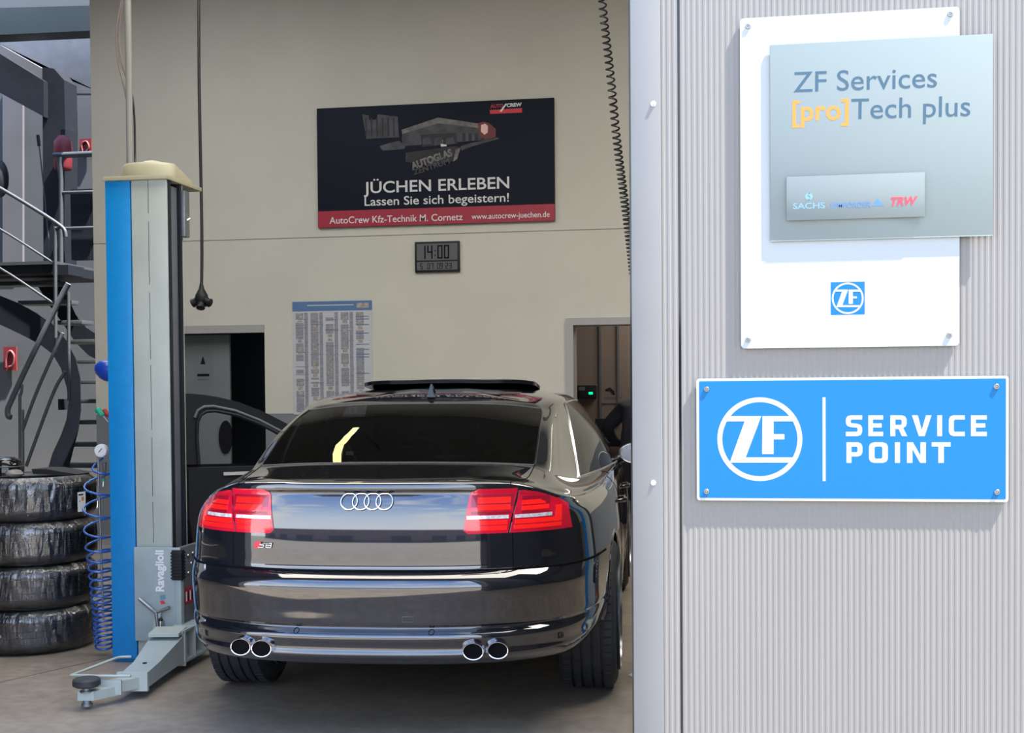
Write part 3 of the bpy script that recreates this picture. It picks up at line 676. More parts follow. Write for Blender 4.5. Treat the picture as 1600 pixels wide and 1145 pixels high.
# ------------------------------------------------------------------ two-post car lift
PX0_, PX1_ = -3.123, -2.79          # post in world x
PY0, PY1 = 6.15, 6.45
def lift_post(mir=False):
    """built for the left post; mir mirrors it about the car's place for the right one"""
    XM = -1.45 * 2
    mx = (lambda p: V((XM - p[0], p[1], p[2]))) if mir else (lambda p: V(p))
    t = empty('lift_post', mx(((PX0_ + PX1_) / 2, (PY0 + PY1) / 2, 0)),
              'right post of the two-post car lift, behind the door frame' if mir else 'blue and pale grey lift post with cream top cover, left of the black car', 'car lift', None)
    def B(mb, name, m_, par=t, smooth=30):
        if mir: mb.v = [tuple(mx(v)) for v in mb.v]; mb.f = [f[::-1] for f in mb.f]
        return mb.build(name, m_, par, smooth)
    # column: C-section open towards the car
    zb, zt = 0.02, 2.47
    B(MB().box(PX0_, -2.987, PY0 - .004, PY0 + .19, zb, zt, .004), 'blue_panel', M['bluepaint'])
    cm = MB(); cm.box(-2.982, PX1_, PY0, PY0 + .012, zb, zt, .003); cm.box(-2.982, -2.97, PY0 + .01, PY0 + .19, zb, zt); cm.box(-2.982, PX1_, PY0 + .18, PY0 + .192, zb, zt)
    col_ = B(cm, 'column', M['liftgrey'])
    xs_ = (-2.982 + PX1_) / 2 - .004
    for k, (a, b) in enumerate(((2.30, 2.47), (1.94, 2.26), (1.56, 1.90), (1.20, 1.53), (.86, 1.16), (.62, .83))):
        B(MB().box(xs_ - .0012, xs_ + .0012, PY0 - .0008, PY0 + .001, a, b), 'panel_seam', M['plastic'], col_)
    rl = MB(); rl.box(-2.86, PX1_ + .002, PY0 + .014, PY0 + .045, .1, zt); rl.box(-2.86, PX1_ + .002, PY0 + .155, PY0 + .178, .1, zt)
    B(rl, 'inner_channel', M['darksteel'])
    B(MB().box(-2.84, PX1_ - .008, PY0 + .047, PY0 + .065, .5, zt - .02, .003), 'guide_rail', M['steel'])
    B(MB().box(-2.85, PX1_ - .012, PY0 + .08, PY0 + .15, .5, zt - .02, .004), 'screw_cover', M['darkgreymetal'])
    B(MB().box(PX1_ - .01, PX1_ + .022, PY0 + .17, PY0 + .23, 2.20, 2.44, .004), 'limit_switch', M['steel'])
    B(MB().tube([V((PX1_ + .02, PY0 + .20, 2.29)), V((PX1_ + .04, PY0 + .20, 2.30))], .008, 8), 'switch_knob', M['chrome'])
    # top cover
    ct = MB(); ct.box(PX0_ - .006, PX1_ + .012, PY0 - .02, PY0 + .42, zt, zt + .022, .004)
    B(ct, 'top_plate', M['liftcream'])
    o2 = []; cxx = (PX0_ + PX1_) / 2 + .02
    for k in range(13): a = R(180 + 15 * k); o2.append((cxx + .15 * math.cos(a) - .01, PY0 + .14 + .10 * math.sin(a)))
    o2 += [(cxx + .12, PY0 + .38), (cxx - .10, PY0 + .38)]
    cv = MB(); nn = len(o2); zs = (zt + .022, zt + .085, zt + .10)
    for z, k in ((zt + .022, 1), (zt + .085, 1), (zt + .103, .90)):
        for x, y in o2: cv.v.append((cxx + (x - cxx) * k, (PY0 + .18) + (y - PY0 - .18) * k, z - (0 if k == 1 and z < zt + .03 else max(0, (y - PY0 - .15)) * .16)))
    for l_ in range(2):
        for k in range(nn): cv.f.append((l_ * nn + k, l_ * nn + (k + 1) % nn, (l_ + 1) * nn + (k + 1) % nn, (l_ + 1) * nn + k)); cv.mi.append(0)
    cv.f.append(tuple(2 * nn + k for k in range(nn))); cv.mi.append(0)
    B(cv, 'motor_cover', M['liftcream'], smooth=50)
    B(MB().ball((cxx - .02, PY0 + .20, zt + .10), .075, .07, .035), 'cover_dome', M['liftcream'], smooth=60)
    # base plate
    B(MB().box(PX0_ - .02, PX1_ + .03, PY0 + .02, PY0 + .36, 0, .02, .004), 'base_plate', M['bluepaint'])
    # carriage
    cy0 = PY0 - .03; ZC = .60
    B(MB().box(-2.983, -2.735, cy0, cy0 + .012, .12, ZC, .002), 'carriage_front', M['liftgrey2'])
    cs = MB(); cs.box(-2.76, -2.735, cy0 + .013, cy0 + .33, .15, ZC, .006); sdp = B(cs, 'carriage_side', M['darkgreymetal'])
    B(MB().box(-2.80, -2.728, cy0 - .004, cy0 + .30, .12, .16, .003), 'carriage_foot', M['liftgrey2'])
    B(MB().box(-2.766, -2.728, cy0 - .006, cy0 + .035, .14, ZC - .13, .008), 'carriage_corner', M['liftgrey2'])
    rb = MB()
    rb.box(-2.775, -2.722, cy0 - .012, cy0 + .03, ZC - .165, ZC - .012, .004)
    for k in range(9): rb.box(-2.778, -2.719, cy0 - .016, cy0 + .034, ZC - .158 + k * .016, ZC - .150 + k * .016)
    B(rb, 'rubber_buffer', M['plastic'])
    for k, (yy, zz) in enumerate(((.10, ZC - .05), (.16, ZC - .045), (.22, ZC - .035), (.10, ZC - .14), (.17, ZC - .135), (.13, ZC - .095))):
        B(MB().ball((-2.732, cy0 + yy, zz), .008, .014 if k != 5 else .007, .007, 10, 6), 'bolt_head', M['chrome'], sdp, 60)
    st = MB().box(-2.7345, -2.7335, cy0 + .055, cy0 + .19, ZC - .30, ZC - .215); B(st, 'warning_label', M['crimson'], sdp)
    for k in range(5): B(MB().box(-2.7338, -2.7328, cy0 + .065 + k * .024, cy0 + .078 + k * .024, ZC - .285, ZC - .235), 'label_mark', M['lcdink'] if k % 2 else M['bwhite'], sdp)
    # arm: swings from the carriage towards the viewer, resting just above the floor
    A0 = V((-2.735, 6.02, .13)); A1 = V((-2.93, 5.42, .085)); A2 = V((-2.965, 5.24, .07))
    A0 = on_floor(262, 1006, .14); A1 = on_floor(208, 1062, .085); A2 = on_floor(135, 1086, .06)
    d = (A1 - A0); d.z = 0; d.normalize(); nrm = V((-d.y, d.x, 0))
    def taper(p, q_, w0, w1, zt0, zt1, zb0, zb1):
        vs = []
        for P, w, zt_, zb_ in ((p, w0, zt0, zb0), (q_, w1, zt1, zb1)):
            for s_ in (-1, 1):
                for z in (zb_, zt_): vs.append(V((P.x, P.y, 0)) + nrm * (s_ * w) + V((0, 0, z)))
        return vs, [(0, 1, 3, 2), (4, 6, 7, 5), (0, 4, 5, 1), (2, 3, 7, 6), (0, 2, 6, 4), (1, 5, 7, 3)]
    am = MB(); am.add(*taper(A0 - d * .05, A0.lerp(A1, .62), .085, .062, .19, .125, .055, .045)); am.add(*taper(A0.lerp(A1, .62), A1, .062, .060, .125, .112, .045, .045))
    arm = B(am, 'lift_arm', M['liftgrey2'])
    em = MB(); 
    e0, e1 = A1 - d * .008, A1 + d * .016
    em.add(*taper(e0, e1, .07, .07, .122, .122, .036, .036)); B(em, 'arm_collar', M['liftgrey'], arm)
    em = MB(); em.add(*taper(A1, A1.lerp(A2, .55), .046, .046, .100, .100, .05, .05)); B(em, 'inner_arm', M['liftgrey'], arm)
    em = MB(); m1 = A1.lerp(A2, .50); em.add(*taper(m1, m1 + d * .014, .054, .054, .108, .108, .042, .042)); B(em, 'arm_collar', M['liftgrey'], arm)
    em = MB(); em.add(*taper(m1, A2 + d * .01, .036, .036, .078, .078, .038, .038)); B(em, 'arm_tip', M['liftgrey'], arm)
    tip = A2 + d * -.005 - nrm * .0
    pm = MB(); pm.lathe([(0, .135), (.052, .135), (.060, .128), (.060, .105), (.05, .098), (.02, .096)], 24, Matrix.Translation((tip.x, tip.y, 0))); B(pm, 'rubber_pad', M['rubber'], arm, 40)
    pm = MB(); pm.lathe([(.02, .10), (.02, .082), (.03, .080), (.03, .074), (.0, .074)], 18, Matrix.Translation((tip.x, tip.y, 0))); pm.lathe([(0, .038), (.018, .038), (.018, .024), (.024, .024), (.024, .012), (0, .012)], 16, Matrix.Translation((tip.x, tip.y, 0))); B(pm, 'pad_spindle', M['steel'], arm, 40)
    # foot guard: bent bar along the side of the arm
    gz = .125
    gp_ = [A1 + nrm * -.0, A1 + nrm * .06, A2 + nrm * .045 + d * .03, A1.lerp(A0, .30) + nrm * .20, A1.lerp(A0, .42) + nrm * .185, A1.lerp(A0, .48) + nrm * .06]
    if not mir:
        gp_ = [on_floor(204, 1056, gz), on_floor(155, 1056, gz), on_floor(111, 1055, gz), on_floor(181, 1028, gz), on_floor(188, 1026.5, gz), on_floor(205, 1026, gz)]
    B(MB().tube([V((p.x, p.y, gz)) for p in gp_], .0065, 8), 'foot_guard', M['liftgrey'], arm, 60)
    hole = A0.lerp(A1, .68); B(MB().lathe([(0, .1225), (.010, .1225), (.010, .118)], 12, Matrix.Translation((hole.x, hole.y, .0045)) ), 'arm_hole', M['plastic'], arm)
    # swivel yoke with release handle
    yk = MB(); P = A0; yk.add(*taper(P - d * .07, P + d * .07, .075, .075, .215, .205, .198, .188)); B(yk, 'yoke_plate', M['liftgrey'])
    # cross beam of the carriage running towards the car with web plates
    b0 = on_floor(272, 1012, .12); b1 = on_floor(316, 990, .12); dd = (b1 - b0); dd.z = 0; dd.normalize(); n2 = V((dd.y, -dd.x, 0))
    def seg(p, q_, w, z0, z1):
        vs = []
        for P_ in (p, q_):
            for s_ in (-1, 1):
                for z in (z0, z1): vs.append(V((P_.x, P_.y, 0)) + n2 * s_ * w + V((0, 0, z)))
        return vs, [(0, 1, 3, 2), (4, 6, 7, 5), (0, 4, 5, 1), (2, 3, 7, 6), (0, 2, 6, 4), (1, 5, 7, 3)]
    bb = MB(); bb.add(*seg(b0 - dd * .02, b1 + dd * .06, .055, .195, .207)); bb.add(*seg(b0 - dd * .02, b1 + dd * .06, .055, .045, .057)); B(bb, 'cross_beam_flange', M['liftgrey2'])
    for k, tt in enumerate((0.0, .36, .74, 1.05)):
        w0_ = b0.lerp(b1, tt); bb = MB(); bb.add(*seg(w0_, w0_ + dd * .010, .058, .03 if k == 0 else .05, .21)); B(bb, 'web_plate', M['liftgrey'])
    for tt in (.18, .52, .9):
        w0_ = b0.lerp(b1, tt); B(MB().lathe([(0, .10), (.02, .10), (.026, .09), (.026, .057)], 14, Matrix.Translation((w0_.x, w0_.y, 0))), 'pivot_bolt', M['steel'])
    # Y-shaped handle and pin
    hY = cy0 - .03
    hp = lambda x, y: at(x, y, hY)
    hm = MB(); hm.tube([hp(247, 985), hp(238, 985)][:1] + [hp(244, 957)], .009, 8); hm.tube([hp(217, 935), hp(243, 957), hp(265, 949)], .009, 8)
    pl = [hp(237, 993), hp(244, 956), hp(251, 958), hp(249, 985), hp(262, 990)]
    B(hm, 'release_handle', M['steel'], smooth=60)
    B(MB().prism([(p.x, p.z) for p in pl], .012, T(0, hY, 0)), 'handle_bracket', M['liftgrey'])
    B(MB().tube([hp(252, 986), hp(251, 970)], .010, 10), 'lock_pin', M['alu'], smooth=60); B(MB().ball(hp(251, 968), .011), 'pin_cap', M['plastic'], smooth=60)
    pl = [hp(238, 990), hp(283, 990), hp(283, 995), hp(238, 995)]
    B(MB().prism([(p.x, p.z) for p in pl], .14, T(0, hY - .0, 0)), 'swivel_plate', M['liftgrey'])
    return t
lift = lift_post()
lift_post(True)
# lettering on the carriage, reading upwards
lt = text('lettering', 'Ravaglioli', .062, M['bwhite'], Matrix.Translation(at(256, 924, PY0 - .032)) @ Matrix.Rotation(R(-90), 4, 'Y'), lift, bold=.002, width=(at(256, 860, PY0).z - at(256, 924, PY0).z))
pxpoly([(250, 930), (258, 929), (259, 936), (251, 937)], PY0 - .032, .001, 'logo_mark', M['palblue'], lift)
pxpoly([(250, 939), (255, 938), (259, 943), (252, 944)], PY0 - .032, .001, 'logo_mark', M['printred'], lift)

# conduit pipe and loose cables running up from the post
pY = 6.62
pp = empty('conduit_pipe', at(202, 240, pY), 'pale grey conduit pipe rising from the lift post top to the ceiling', 'pipe')
MB().tube([at(203, 262, pY), at(201.5, 120, pY), at(199.5, 0, pY), at(197, -300, pY)], .0185, 16).build('pipe', M['pvc'], pp, 60)
lc = empty('loose_cables', at(196, 140, pY), 'thin grey cables bowing out left of the conduit pipe', 'cable')
MB().tube(spline([at(198, -90, pY + .03), at(190, 0, pY + .03), at(183, 40, pY + .03), at(182, 65, pY + .03), at(186, 100, pY + .03), at(195, 140, pY + .03), at(200, 165, pY + .05)]), .0065, 8).build('cable', M['greycable'], lc, 60)
MB().tube(spline([at(199, -90, pY + .03), at(192, 0, pY + .03), at(187, 40, pY + .03), at(187, 70, pY + .03), at(191, 100, pY + .03), at(197, 122, pY + .05)]), .0045, 8).build('cable', M['greycable'], lc, 60)
MB().tube(spline([at(203, 140, pY + .04), at(207, 152, pY + .04), at(210, 185, pY + .04), at(211, 240, pY + .04), at(211, 258, pY + .02)]), .006, 8).build('dark_cable', M['cable'], lc, 60)

# air hose with tyre gauge hanging on the left of the post
HY = 6.30
ah = empty('air_hose', at(160, 860, HY), 'coiled bright blue air hose with white round pressure gauge beside the blue post', 'air hose')
gpos = at(159, 704, HY)
mt = Matrix.Translation(gpos) @ Matrix.Rotation(R(90), 4, 'X')
MB().lathe([(0, .020), (.028, .020), (.034, .016), (.036, 0), (.034, -.012), (0, -.014)], 28, mt).build('gauge_case', M['bwhite'], ah, 40)
MB().lathe([(0, .0215), (.027, .0212)], 28, mt).build('gauge_dial', M['bwhite'], ah)
gd = MB(); gd.tube([gpos + V((-.006, -.023, -.008)), gpos + V((.012, -.023, .012))], .0018, 6); gd.build('gauge_needle', M['lcdink'], ah)
rod = MB(); rod.tube([at(153, 715, HY - .03), at(155, 780, HY - .03), at(161, 960, HY - .03), at(162, 968, HY - .03)], .0055, 8); rod.build('gauge_rod', M['steel'], ah, 60)
nz_ = MB(); nz_.tube([at(163, 722, HY), at(163.5, 735, HY), at(161, 750, HY)], [.012, .009, .005], 10); nz_.build('nozzle', M['darkgreymetal'], ah, 60)
MB().tube([at(162, 748, HY), at(161.5, 752, HY)], .009, 10).build('nozzle_collar', M['green'], ah); MB().tube([at(161.5, 752, HY), at(161, 760, HY)], .004, 8).build('nozzle_tip', M['alu'], ah)
ax_ = [(at(158, 718, HY), .020, 0), (at(155, 745, HY), .085, 1), (at(153, 780, HY), .088, 2), (at(153, 815, HY), .088, 3.0), (at(154, 850, HY), .08, 4.2), (at(156, 880, HY), .072, 6), (at(158, 920, HY), .065, 9), (at(162, 960, HY), .062, 13), (at(163, 990, HY), .062, 17), (at(163, 1012, HY), .050, 20)]
hp_ = []
for i in range(len(ax_) - 1):
    (a, ra, ta), (b, rb_, tb) = ax_[i], ax_[i + 1]; n_ = max(10, int((tb - ta) * 16))
    for k in range(n_):
        t_ = k / n_; c = a.lerp(b, t_); r_ = ra + (rb_ - ra) * t_; an = 2 * math.pi * (ta + (tb - ta) * t_) + 1.2
        hp_.append(c + V((r_ * math.cos(an) * .85, r_ * math.sin(an) * .85, .012 * math.sin(an))))
MB().tube(hp_, .0058, 7).build('hose_coil', M['bluehose'], ah, 60)
MB().box(PX0_ - .014, PX0_ - .001, HY - .03, HY + .03, gpos.z - .06, gpos.z + .02, .003).build('hook_plate', M['steel'], ah)
# blue cover, green and red tool handles behind the post
bc = empty('blue_cap', at(160, 578, 6.42), 'rounded blue plastic cap hanging behind the blue post', 'cap')
c0 = at(166, 578, 6.42); MB().lathe([(0, .068), (.022, .060), (.042, .040), (.055, .010), (.058, -.02), (.050, -.05), (.0, -.052)], 26, Matrix.Translation(c0) @ Matrix.Rotation(R(-70), 4, 'Y')).build('cap_shell', M['bluegloss'], bc, 60)
MB().tube([c0 + V((.02, 0, 0)), V((PX0_ - .001, 6.42, c0.z + .01))], .01, 8).build('cap_hook', M['steel'], bc)
g0, g1 = at(151, 638, 6.36), at(161, 650, 6.36)
gh = empty('green_screwdriver', g0, 'green handled tool sticking out behind the blue post', 'tool'); MB().tube([g0, g0.lerp(g1, .15), g0.lerp(g1, .9), g1], [.012, .017, .015, .010], 12).build('handle', M['green'], gh, 60); MB().tube([g1, g1 + (g1 - g0) * .8], .004, 8).build('shaft', M['steel'], gh)
g0, g1 = at(162, 640, 6.38), at(170, 650, 6.38)
gh = empty('red_screwdriver', g0, 'red handled tool beside the green one behind the blue post', 'tool'); MB().tube([g0, g0.lerp(g1, .15), g0.lerp(g1, .9), g1], [.010, .013, .012, .008], 12).build('handle', M['red'], gh, 60); MB().tube([g1, g1 + (g1 - g0) * .6], .004, 8).build('shaft', M['steel'], gh)
tr = empty('tool_rail', (PX0_, 6.38, 1.2), 'small dark tool rail fixed to the side of the blue post', 'bracket')
MB().box(PX0_ - .05, PX0_ + .0, 6.33, 6.42, at(160, 657, 6.38).z - .02, at(160, 657, 6.38).z + .01, .003).build('rail_plate', M['darkgreymetal'], tr)

# ------------------------------------------------------------------ stacked wrapped tyres
TR, TH = .345, .236
fp = on_floor(52, 1029); TC = V((fp.x, fp.y + TR, 0)); TC.x = at(134, 900, fp.y + TR * .9).x - TR
def stacked_tyre(z, label, grooves=4):
    t = empty('tyre', (TC.x, TC.y, z), label, 'tyre', 'tyres stacked beside the lift')
    h = TH - .006; prof = []
    inner = .235
    half = [(inner, .018), (inner + .010, .004), (inner + .035, .0), (TR - .045, .006), (TR - .018, .020), (TR - .004, .040)]
    prof += half
    gw = .007; z0_, z1_ = .046, h - .046
    for k in range(grooves):
        c = z0_ + (z1_ - z0_) * (k + .5) / grooves
        prof += [(TR, c - gw - .004), (TR, c - gw), (TR - .009, c - gw + .002), (TR - .009, c + gw - .002), (TR, c + gw), (TR, c + gw + .004)]
    prof += [(r_, h - z_) for r_, z_ in half[::-1]]
    prof += [(inner + .02, h * .6), (inner + .02, h * .4)]
    MB().lathe(prof, 72, T(TC.x, TC.y, z + .003), close=True).build('tyre_body', M['rubber2'], t, 40)
    # tread blocks: cross sipes standing proud
    sp = MB()
    for k in range(72):
        a = 2 * math.pi * k / 72
        for b_ in range(grooves - 1):
            c = z0_ + (z1_ - z0_) * (b_ + 1) / grooves
            mt_ = Matrix.Translation((TC.x, TC.y, z + .003)) @ Matrix.Rotation(a + b_ * .02, 4, 'Z')
            sp.box(TR - .004, TR + .0035, -.010, .009, c - .012, c + .012, 0, mt_)
    o = sp.build('tread_blocks', M['rubber2'], t, 0); o['kind'] = 'stuff'
    return t
def film(parent, z0, z1, seed, bulge):
    rn = random.Random(seed); n = 160; rows = 12; vs = []; fs = []
    ph = [rn.uniform(0, 6.28) for _ in range(6)]
    for j in range(rows + 1):
        v = j / rows; z = z0 + (z1 - z0) * v
        for i in range(n):
            a = 2 * math.pi * i / n
            w = .0024 * math.sin(a * 37 + ph[0] + 2.5 * math.sin(v * 4 + ph[1])) + .002 * math.sin(a * 61 + ph[2] + 5 * v) + .0018 * math.sin(a * 23 + v * 9 + ph[3])
            e_ = min(v, 1 - v); r_ = TR + bulge + w * (math.sin(math.pi * v) ** .5) - max(0, .22 - e_) ** 2 * .7
            vs.append((TC.x + r_ * math.cos(a), TC.y + r_ * math.sin(a), z))
    for j in range(rows):
        for i in range(n): fs.append((j * n + i, j * n + (i + 1) % n, (j + 1) * n + (i + 1) % n, (j + 1) * n + i))
    return MB().add(vs, fs).build('wrapping_film', M['film'], parent, 60)
for k, lb in enumerate(('lowest black tyre of the stack, standing on the concrete floor', 'second black tyre from the floor in the wrapped stack', 'third black tyre from the floor in the wrapped stack', 'top black tyre of the stack with a white paper label')):
    film(stacked_tyre(k * TH, lb), k * TH + .004, (k + 1) * TH - .002, k + 1, .007)
def tyre_label(px0, py0, px1, py1, name, lab, marks):
    a, b = at(px0, py0, TC.y), at(px1, py1, TC.y)
    # real patch curved round the tyre: find angles
    def ang(px): 
        d = ray(px, py0); best = None
        dx, dy = d.x, d.y; ox, oy = CPOS.x - TC.x, CPOS.y - TC.y; r_ = TR + .016
        A = dx * dx + dy * dy; Bq = 2 * (ox * dx + oy * dy); Cq = ox * ox + oy * oy - r_ * r_; D = Bq * Bq - 4 * A * Cq
        if D < 0: return None
        t = (-Bq - math.sqrt(D)) / (2 * A); return math.atan2(oy + dy * t, ox + dx * t), t
    r0 = ang(px0); r1 = ang(px1) or (ang(px1 - 3))
    if r0 is None or r1 is None: return
    zt_ = CPOS.z + ray(px0, py0).z * r0[1]; zb_ = CPOS.z + ray(px0, py1).z * r0[1]
    mb = MB(); n = 6
    for k in range(n + 1):
        a_ = r0[0] + (r1[0] - r0[0]) * k / n
        for z in (zb_, zt_): mb.v.append((TC.x + (TR + .016) * math.cos(a_), TC.y + (TR + .016) * math.sin(a_), z))
    for k in range(n): mb.f.append((2 * k, 2 * k + 2, 2 * k + 3, 2 * k + 1)); mb.mi.append(0)
    o = mb.build(name, M['paper'], None, 60); tag(o, lab, 'label')
    for f0, f1, g0, g1, mm in marks:
        mk = MB()
        for k in range(3):
            a_ = r0[0] + (r1[0] - r0[0]) * (f0 + (f1 - f0) * k / 2)
            for z in (zb_ + (zt_ - zb_) * g0, zb_ + (zt_ - zb_) * g1): mk.v.append((TC.x + (TR + .0168) * math.cos(a_), TC.y + (TR + .0168) * math.sin(a_), z))
        for k in range(2): mk.f.append((2 * k, 2 * k + 2, 2 * k + 3, 2 * k + 1)); mk.mi.append(0)
        mk.build('printed_mark', mm, o, 60)
tyre_label(121, 769, 133.5, 800, 'tyre_label', 'white paper label on the right of the top tyre', [(.1, .7, .82, .9, M['lcdink']), (.45, .75, .55, .75, M['amber']), (.2, .3, .5, .56, M['lcdink'])])
# cloth and tray on top of the stack
zt_ = 4 * TH
bt = empty('black_plastic_bowl', (TC.x - .12, TC.y - .08, zt_), 'black glossy bowl lying on top of the tyre stack', 'bowl')
c0 = at(8, 745, TC.y - .1); MB().lathe([(.0, .10), (.05, .098), (.088, .080), (.098, .05), (.098, .0), (.09, .0)], 30, Matrix.Translation((c0.x, c0.y, zt_ + .002))).build('bowl_shell', M['trimblk'], bt, 50)
MB().lathe([(.099, .052), (.102, .050), (.099, .046)], 30, Matrix.Translation((c0.x, c0.y, zt_ + .002))).build('bowl_rim', M['steel'], bt, 50)
cl = at(22, 740, TC.y - .22); lm = MB(); rn = random.Random(5)
lm.ball((cl.x, cl.y, zt_ + .018), .045, .05, .022, 14, 8); lm.v = [(x + rn.uniform(-.006, .006), y, z + rn.uniform(-.003, .003)) for x, y, z in lm.v]
tag(lm.build('crumpled_rag', M['greycable'], None, 60), 'small crumpled grey rag in front of the black bowl on the tyres', 'rag')
pl = [(25, 733), (48, 733), (70, 737), (96, 742), (60, 744), (28, 744)]
a_ = [at(x, y, TC.y) for x, y in pl]
tag(MB().prism([(p.x, max(p.z, zt_ + .001)) for p in a_], .20, T(.08, TC.y + .02, 0)).build('black_rubber_mat', M['shoe'], None), 'flat bent black rubber sheet lying on top of the tyre stack', 'mat')

# ------------------------------------------------------------------ curved staircase in the dark stairwell
ST = 13.0
stc = empty('staircase', (at(100, 700, ST).x, ST, 0), 'dark curved steel staircase with pipe handrails left of the cream wall', 'staircase')
def pp_(pts, Y, th, name, m_, parent=stc): return pxpoly(pts, Y, th, name, m_, parent)
pp_([(72, 742), (82, 708), (95, 680), (104, 655), (107, 625), (104, 605), (95, 575), (82, 553), (62, 538), (40, 526), (15, 514), (-20, 498), (-60, 480), (-60, 438), (-20, 455), (0, 462), (30, 474), (58, 490), (82, 506), (104, 532), (118, 560), (125, 590), (126, 640), (122, 672), (114, 702), (104, 742)], ST - .06, .012, 'stringer', M['darksteel'])
pp_([(48, 430), (70, 428), (92, 436), (104, 462), (118, 492), (135, 512), (160, 528), (160, 566), (138, 555), (118, 535), (98, 505), (78, 478), (62, 452)], ST + .85, .012, 'stringer', M['darksteel'])
steps = [(80, 170, 731, 725), (100, 170, 698, 693), (112, 170, 663, 658), (118, 170, 630, 625), (112, 170, 600, 596), (108, 165, 568, 563), (95, 155, 537, 531), (85, 128, 507, 502), (28, 104, 476, 470), (-30, 84, 447, 440)]
for k, (x0, x1, yb, yt) in enumerate(steps):
    Y0 = ST - .05 + min(k, 6) * .05
    a, b = at(x0, yb, Y0), at(x1, yt, Y0)
    MB().box(a.x, max(b.x, a.x + .1), Y0, Y0 + .27, a.z, a.z + .045, .003).build('step', M['railsteel'], stc)
# landing
a, b = at(-60, 412, ST), at(82, 412, ST); zl = a.z
MB().box(a.x, b.x + .02, ST, ST + 1.2, zl - .03, zl + .005).build('landing_edge', M['railsteel'], stc)
MB().box(a.x, b.x + .05, ST + .02, ST + 1.2, at(0, 429, ST).z, zl - .03).build('landing_slab', M['darksteel'], stc)
MB().box(at(86, 420, ST).x, at(110, 420, ST).x, ST - .05, ST + .3, at(0, 432, ST).z, at(0, 417, ST).z).build('landing_bracket', M['darksteel'], stc)
def rail(pts, r_=.021, name='handrail', m_='railsteel', Y=ST): 
    q_ = [at(p[0], p[1], p[2] if len(p) > 2 else Y) for p in pts]
    return MB().tube(spline(q_, 5) if len(q_) > 2 else q_, r_, 10).build(name, M[m_], stc, 60)
rail([(-60, 262), (0, 294), (60, 330), (92, 351), (101, 360), (103, 370)], Y=ST - .15)
rail([(-60, 330), (0, 358), (84, 411)], .013, Y=ST - .15); rail([(-60, 392), (0, 419), (84, 474)], .013, Y=ST - .15)
rail([(87, 528), (86.5, 370), (89, 358), (93, 354)], .02, 'rail_post', Y=ST - .15)
rail([(88, 527), (87, 550)], .016, 'rail_post', 'darksteel', Y=ST - .15)
rail([(107, 443), (96, 463), (70, 515), (40, 577), (18, 625), (12, 640), (13, 650), (17, 652)], .030, 'handrail', 'greycable' if False else 'darkgreymetal', Y=ST - .35)
rail([(98, 520), (80, 560), (55, 618), (36, 670)], .018, Y=ST - .35, m_='darkgreymetal'); rail([(102, 580), (85, 610), (62, 670), (41, 728)], .018, Y=ST - .35, m_='darkgreymetal')
rail([(107, 456), (107.5, 560), (108, 626)], .019, 'rail_post', Y=ST - .33)
MB().box(at(105, 0, ST).x, at(110, 0, ST).x, ST - .34, ST - .2, at(0, 641, ST - .33).z, at(0, 624, ST - .33).z).build('post_foot', M['darksteel'], stc)
rail([(31, 615), (31.5, 745)], .017, 'rail_post', Y=ST - .37, m_='darkgreymetal'); rail([(36, 640), (36.5, 735)], .012, 'rail_post', Y=ST - .33, m_='darkgreymetal')
rail([(31, 620), (34, 610), (34, 600)], .016, 'rail_post', Y=ST - .36, m_='darkgreymetal')
# gallery above with column, sloping beam, railing
GYY = 13.9
gal = empty('gallery_railing', at(100, 300, GYY), 'grey pipe railing on the upper gallery beside the red extinguisher', 'railing')
def grail(pts, r_, name='rail'): return MB().tube([at(x, y, GYY) for x, y in pts], r_, 10).build(name, M['railsteel'], gal, 60)
grail([(84, 243), (175, 239)], .035); grail([(98, 301), (175, 299)], .02); grail([(100, 357), (175, 355)], .02)
MB().tube([at(94, 246, GYY), at(94, 256, GYY), at(95.5, 280, GYY), at(95.5, 420, GYY)], [.05, .035, .026, .026], 12).build('post', M['railsteel'], gal, 60)
MB().box(at(98, 0, GYY).x, at(175, 0, GYY).x, GYY + .1, GYY + .2, at(0, 409, GYY + .1).z, at(0, 300, GYY + .1).z).build('parapet_panel', M['darksteel'], gal, 0)
struct(pxpoly([(66, 105), (84, 107), (100, 125), (102, 200), (100, 420), (68, 420)], GYY + .3, .3, 'pillar', M['darksteel'], None))
struct(pxpoly([(-60, 55), (0, 84), (68, 126), (68, 182), (0, 145), (-60, 112)], GYY + .2, .25, 'roof_strut', M['darksteel'], None))
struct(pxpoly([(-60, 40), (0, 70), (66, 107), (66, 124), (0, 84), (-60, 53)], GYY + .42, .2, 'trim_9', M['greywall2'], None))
struct(pxpoly([(-60, 14), (160, 8), (160, 47), (-60, 57)], GYY - .3, .3, 'roof_beam', M['beamm'], None))
struct(pxpoly([(-60, 57), (160, 47), (160, 146), (100, 146), (66, 110), (0, 70), (-60, 40)], GYY + .65, .1, 'trim_10', M['darkgreymetal'], None))
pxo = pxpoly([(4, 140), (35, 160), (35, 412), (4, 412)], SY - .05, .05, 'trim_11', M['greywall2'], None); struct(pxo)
def bdark(px0, py0, px1, py1, Y, name, m_, label, cat, th=.05): 
    o = wbox(name, m_, px0, py0, px1, py1, Y, Y + th); tag(o, label, cat); return o
ex = empty('fire_extinguisher', at(98, 240, GYY + .25), 'dim red fire extinguisher on the gallery pillar', 'fire extinguisher')
pE = at(98, 232, GYY + .175); MB().lathe([(0, .16), (.05, .15), (.10, .08), (.105, .0), (.105, -.22), (.09, -.25), (0, -.25)], 22, Matrix.Translation(pE)).build('cylinder', M['dimred'], ex, 50)
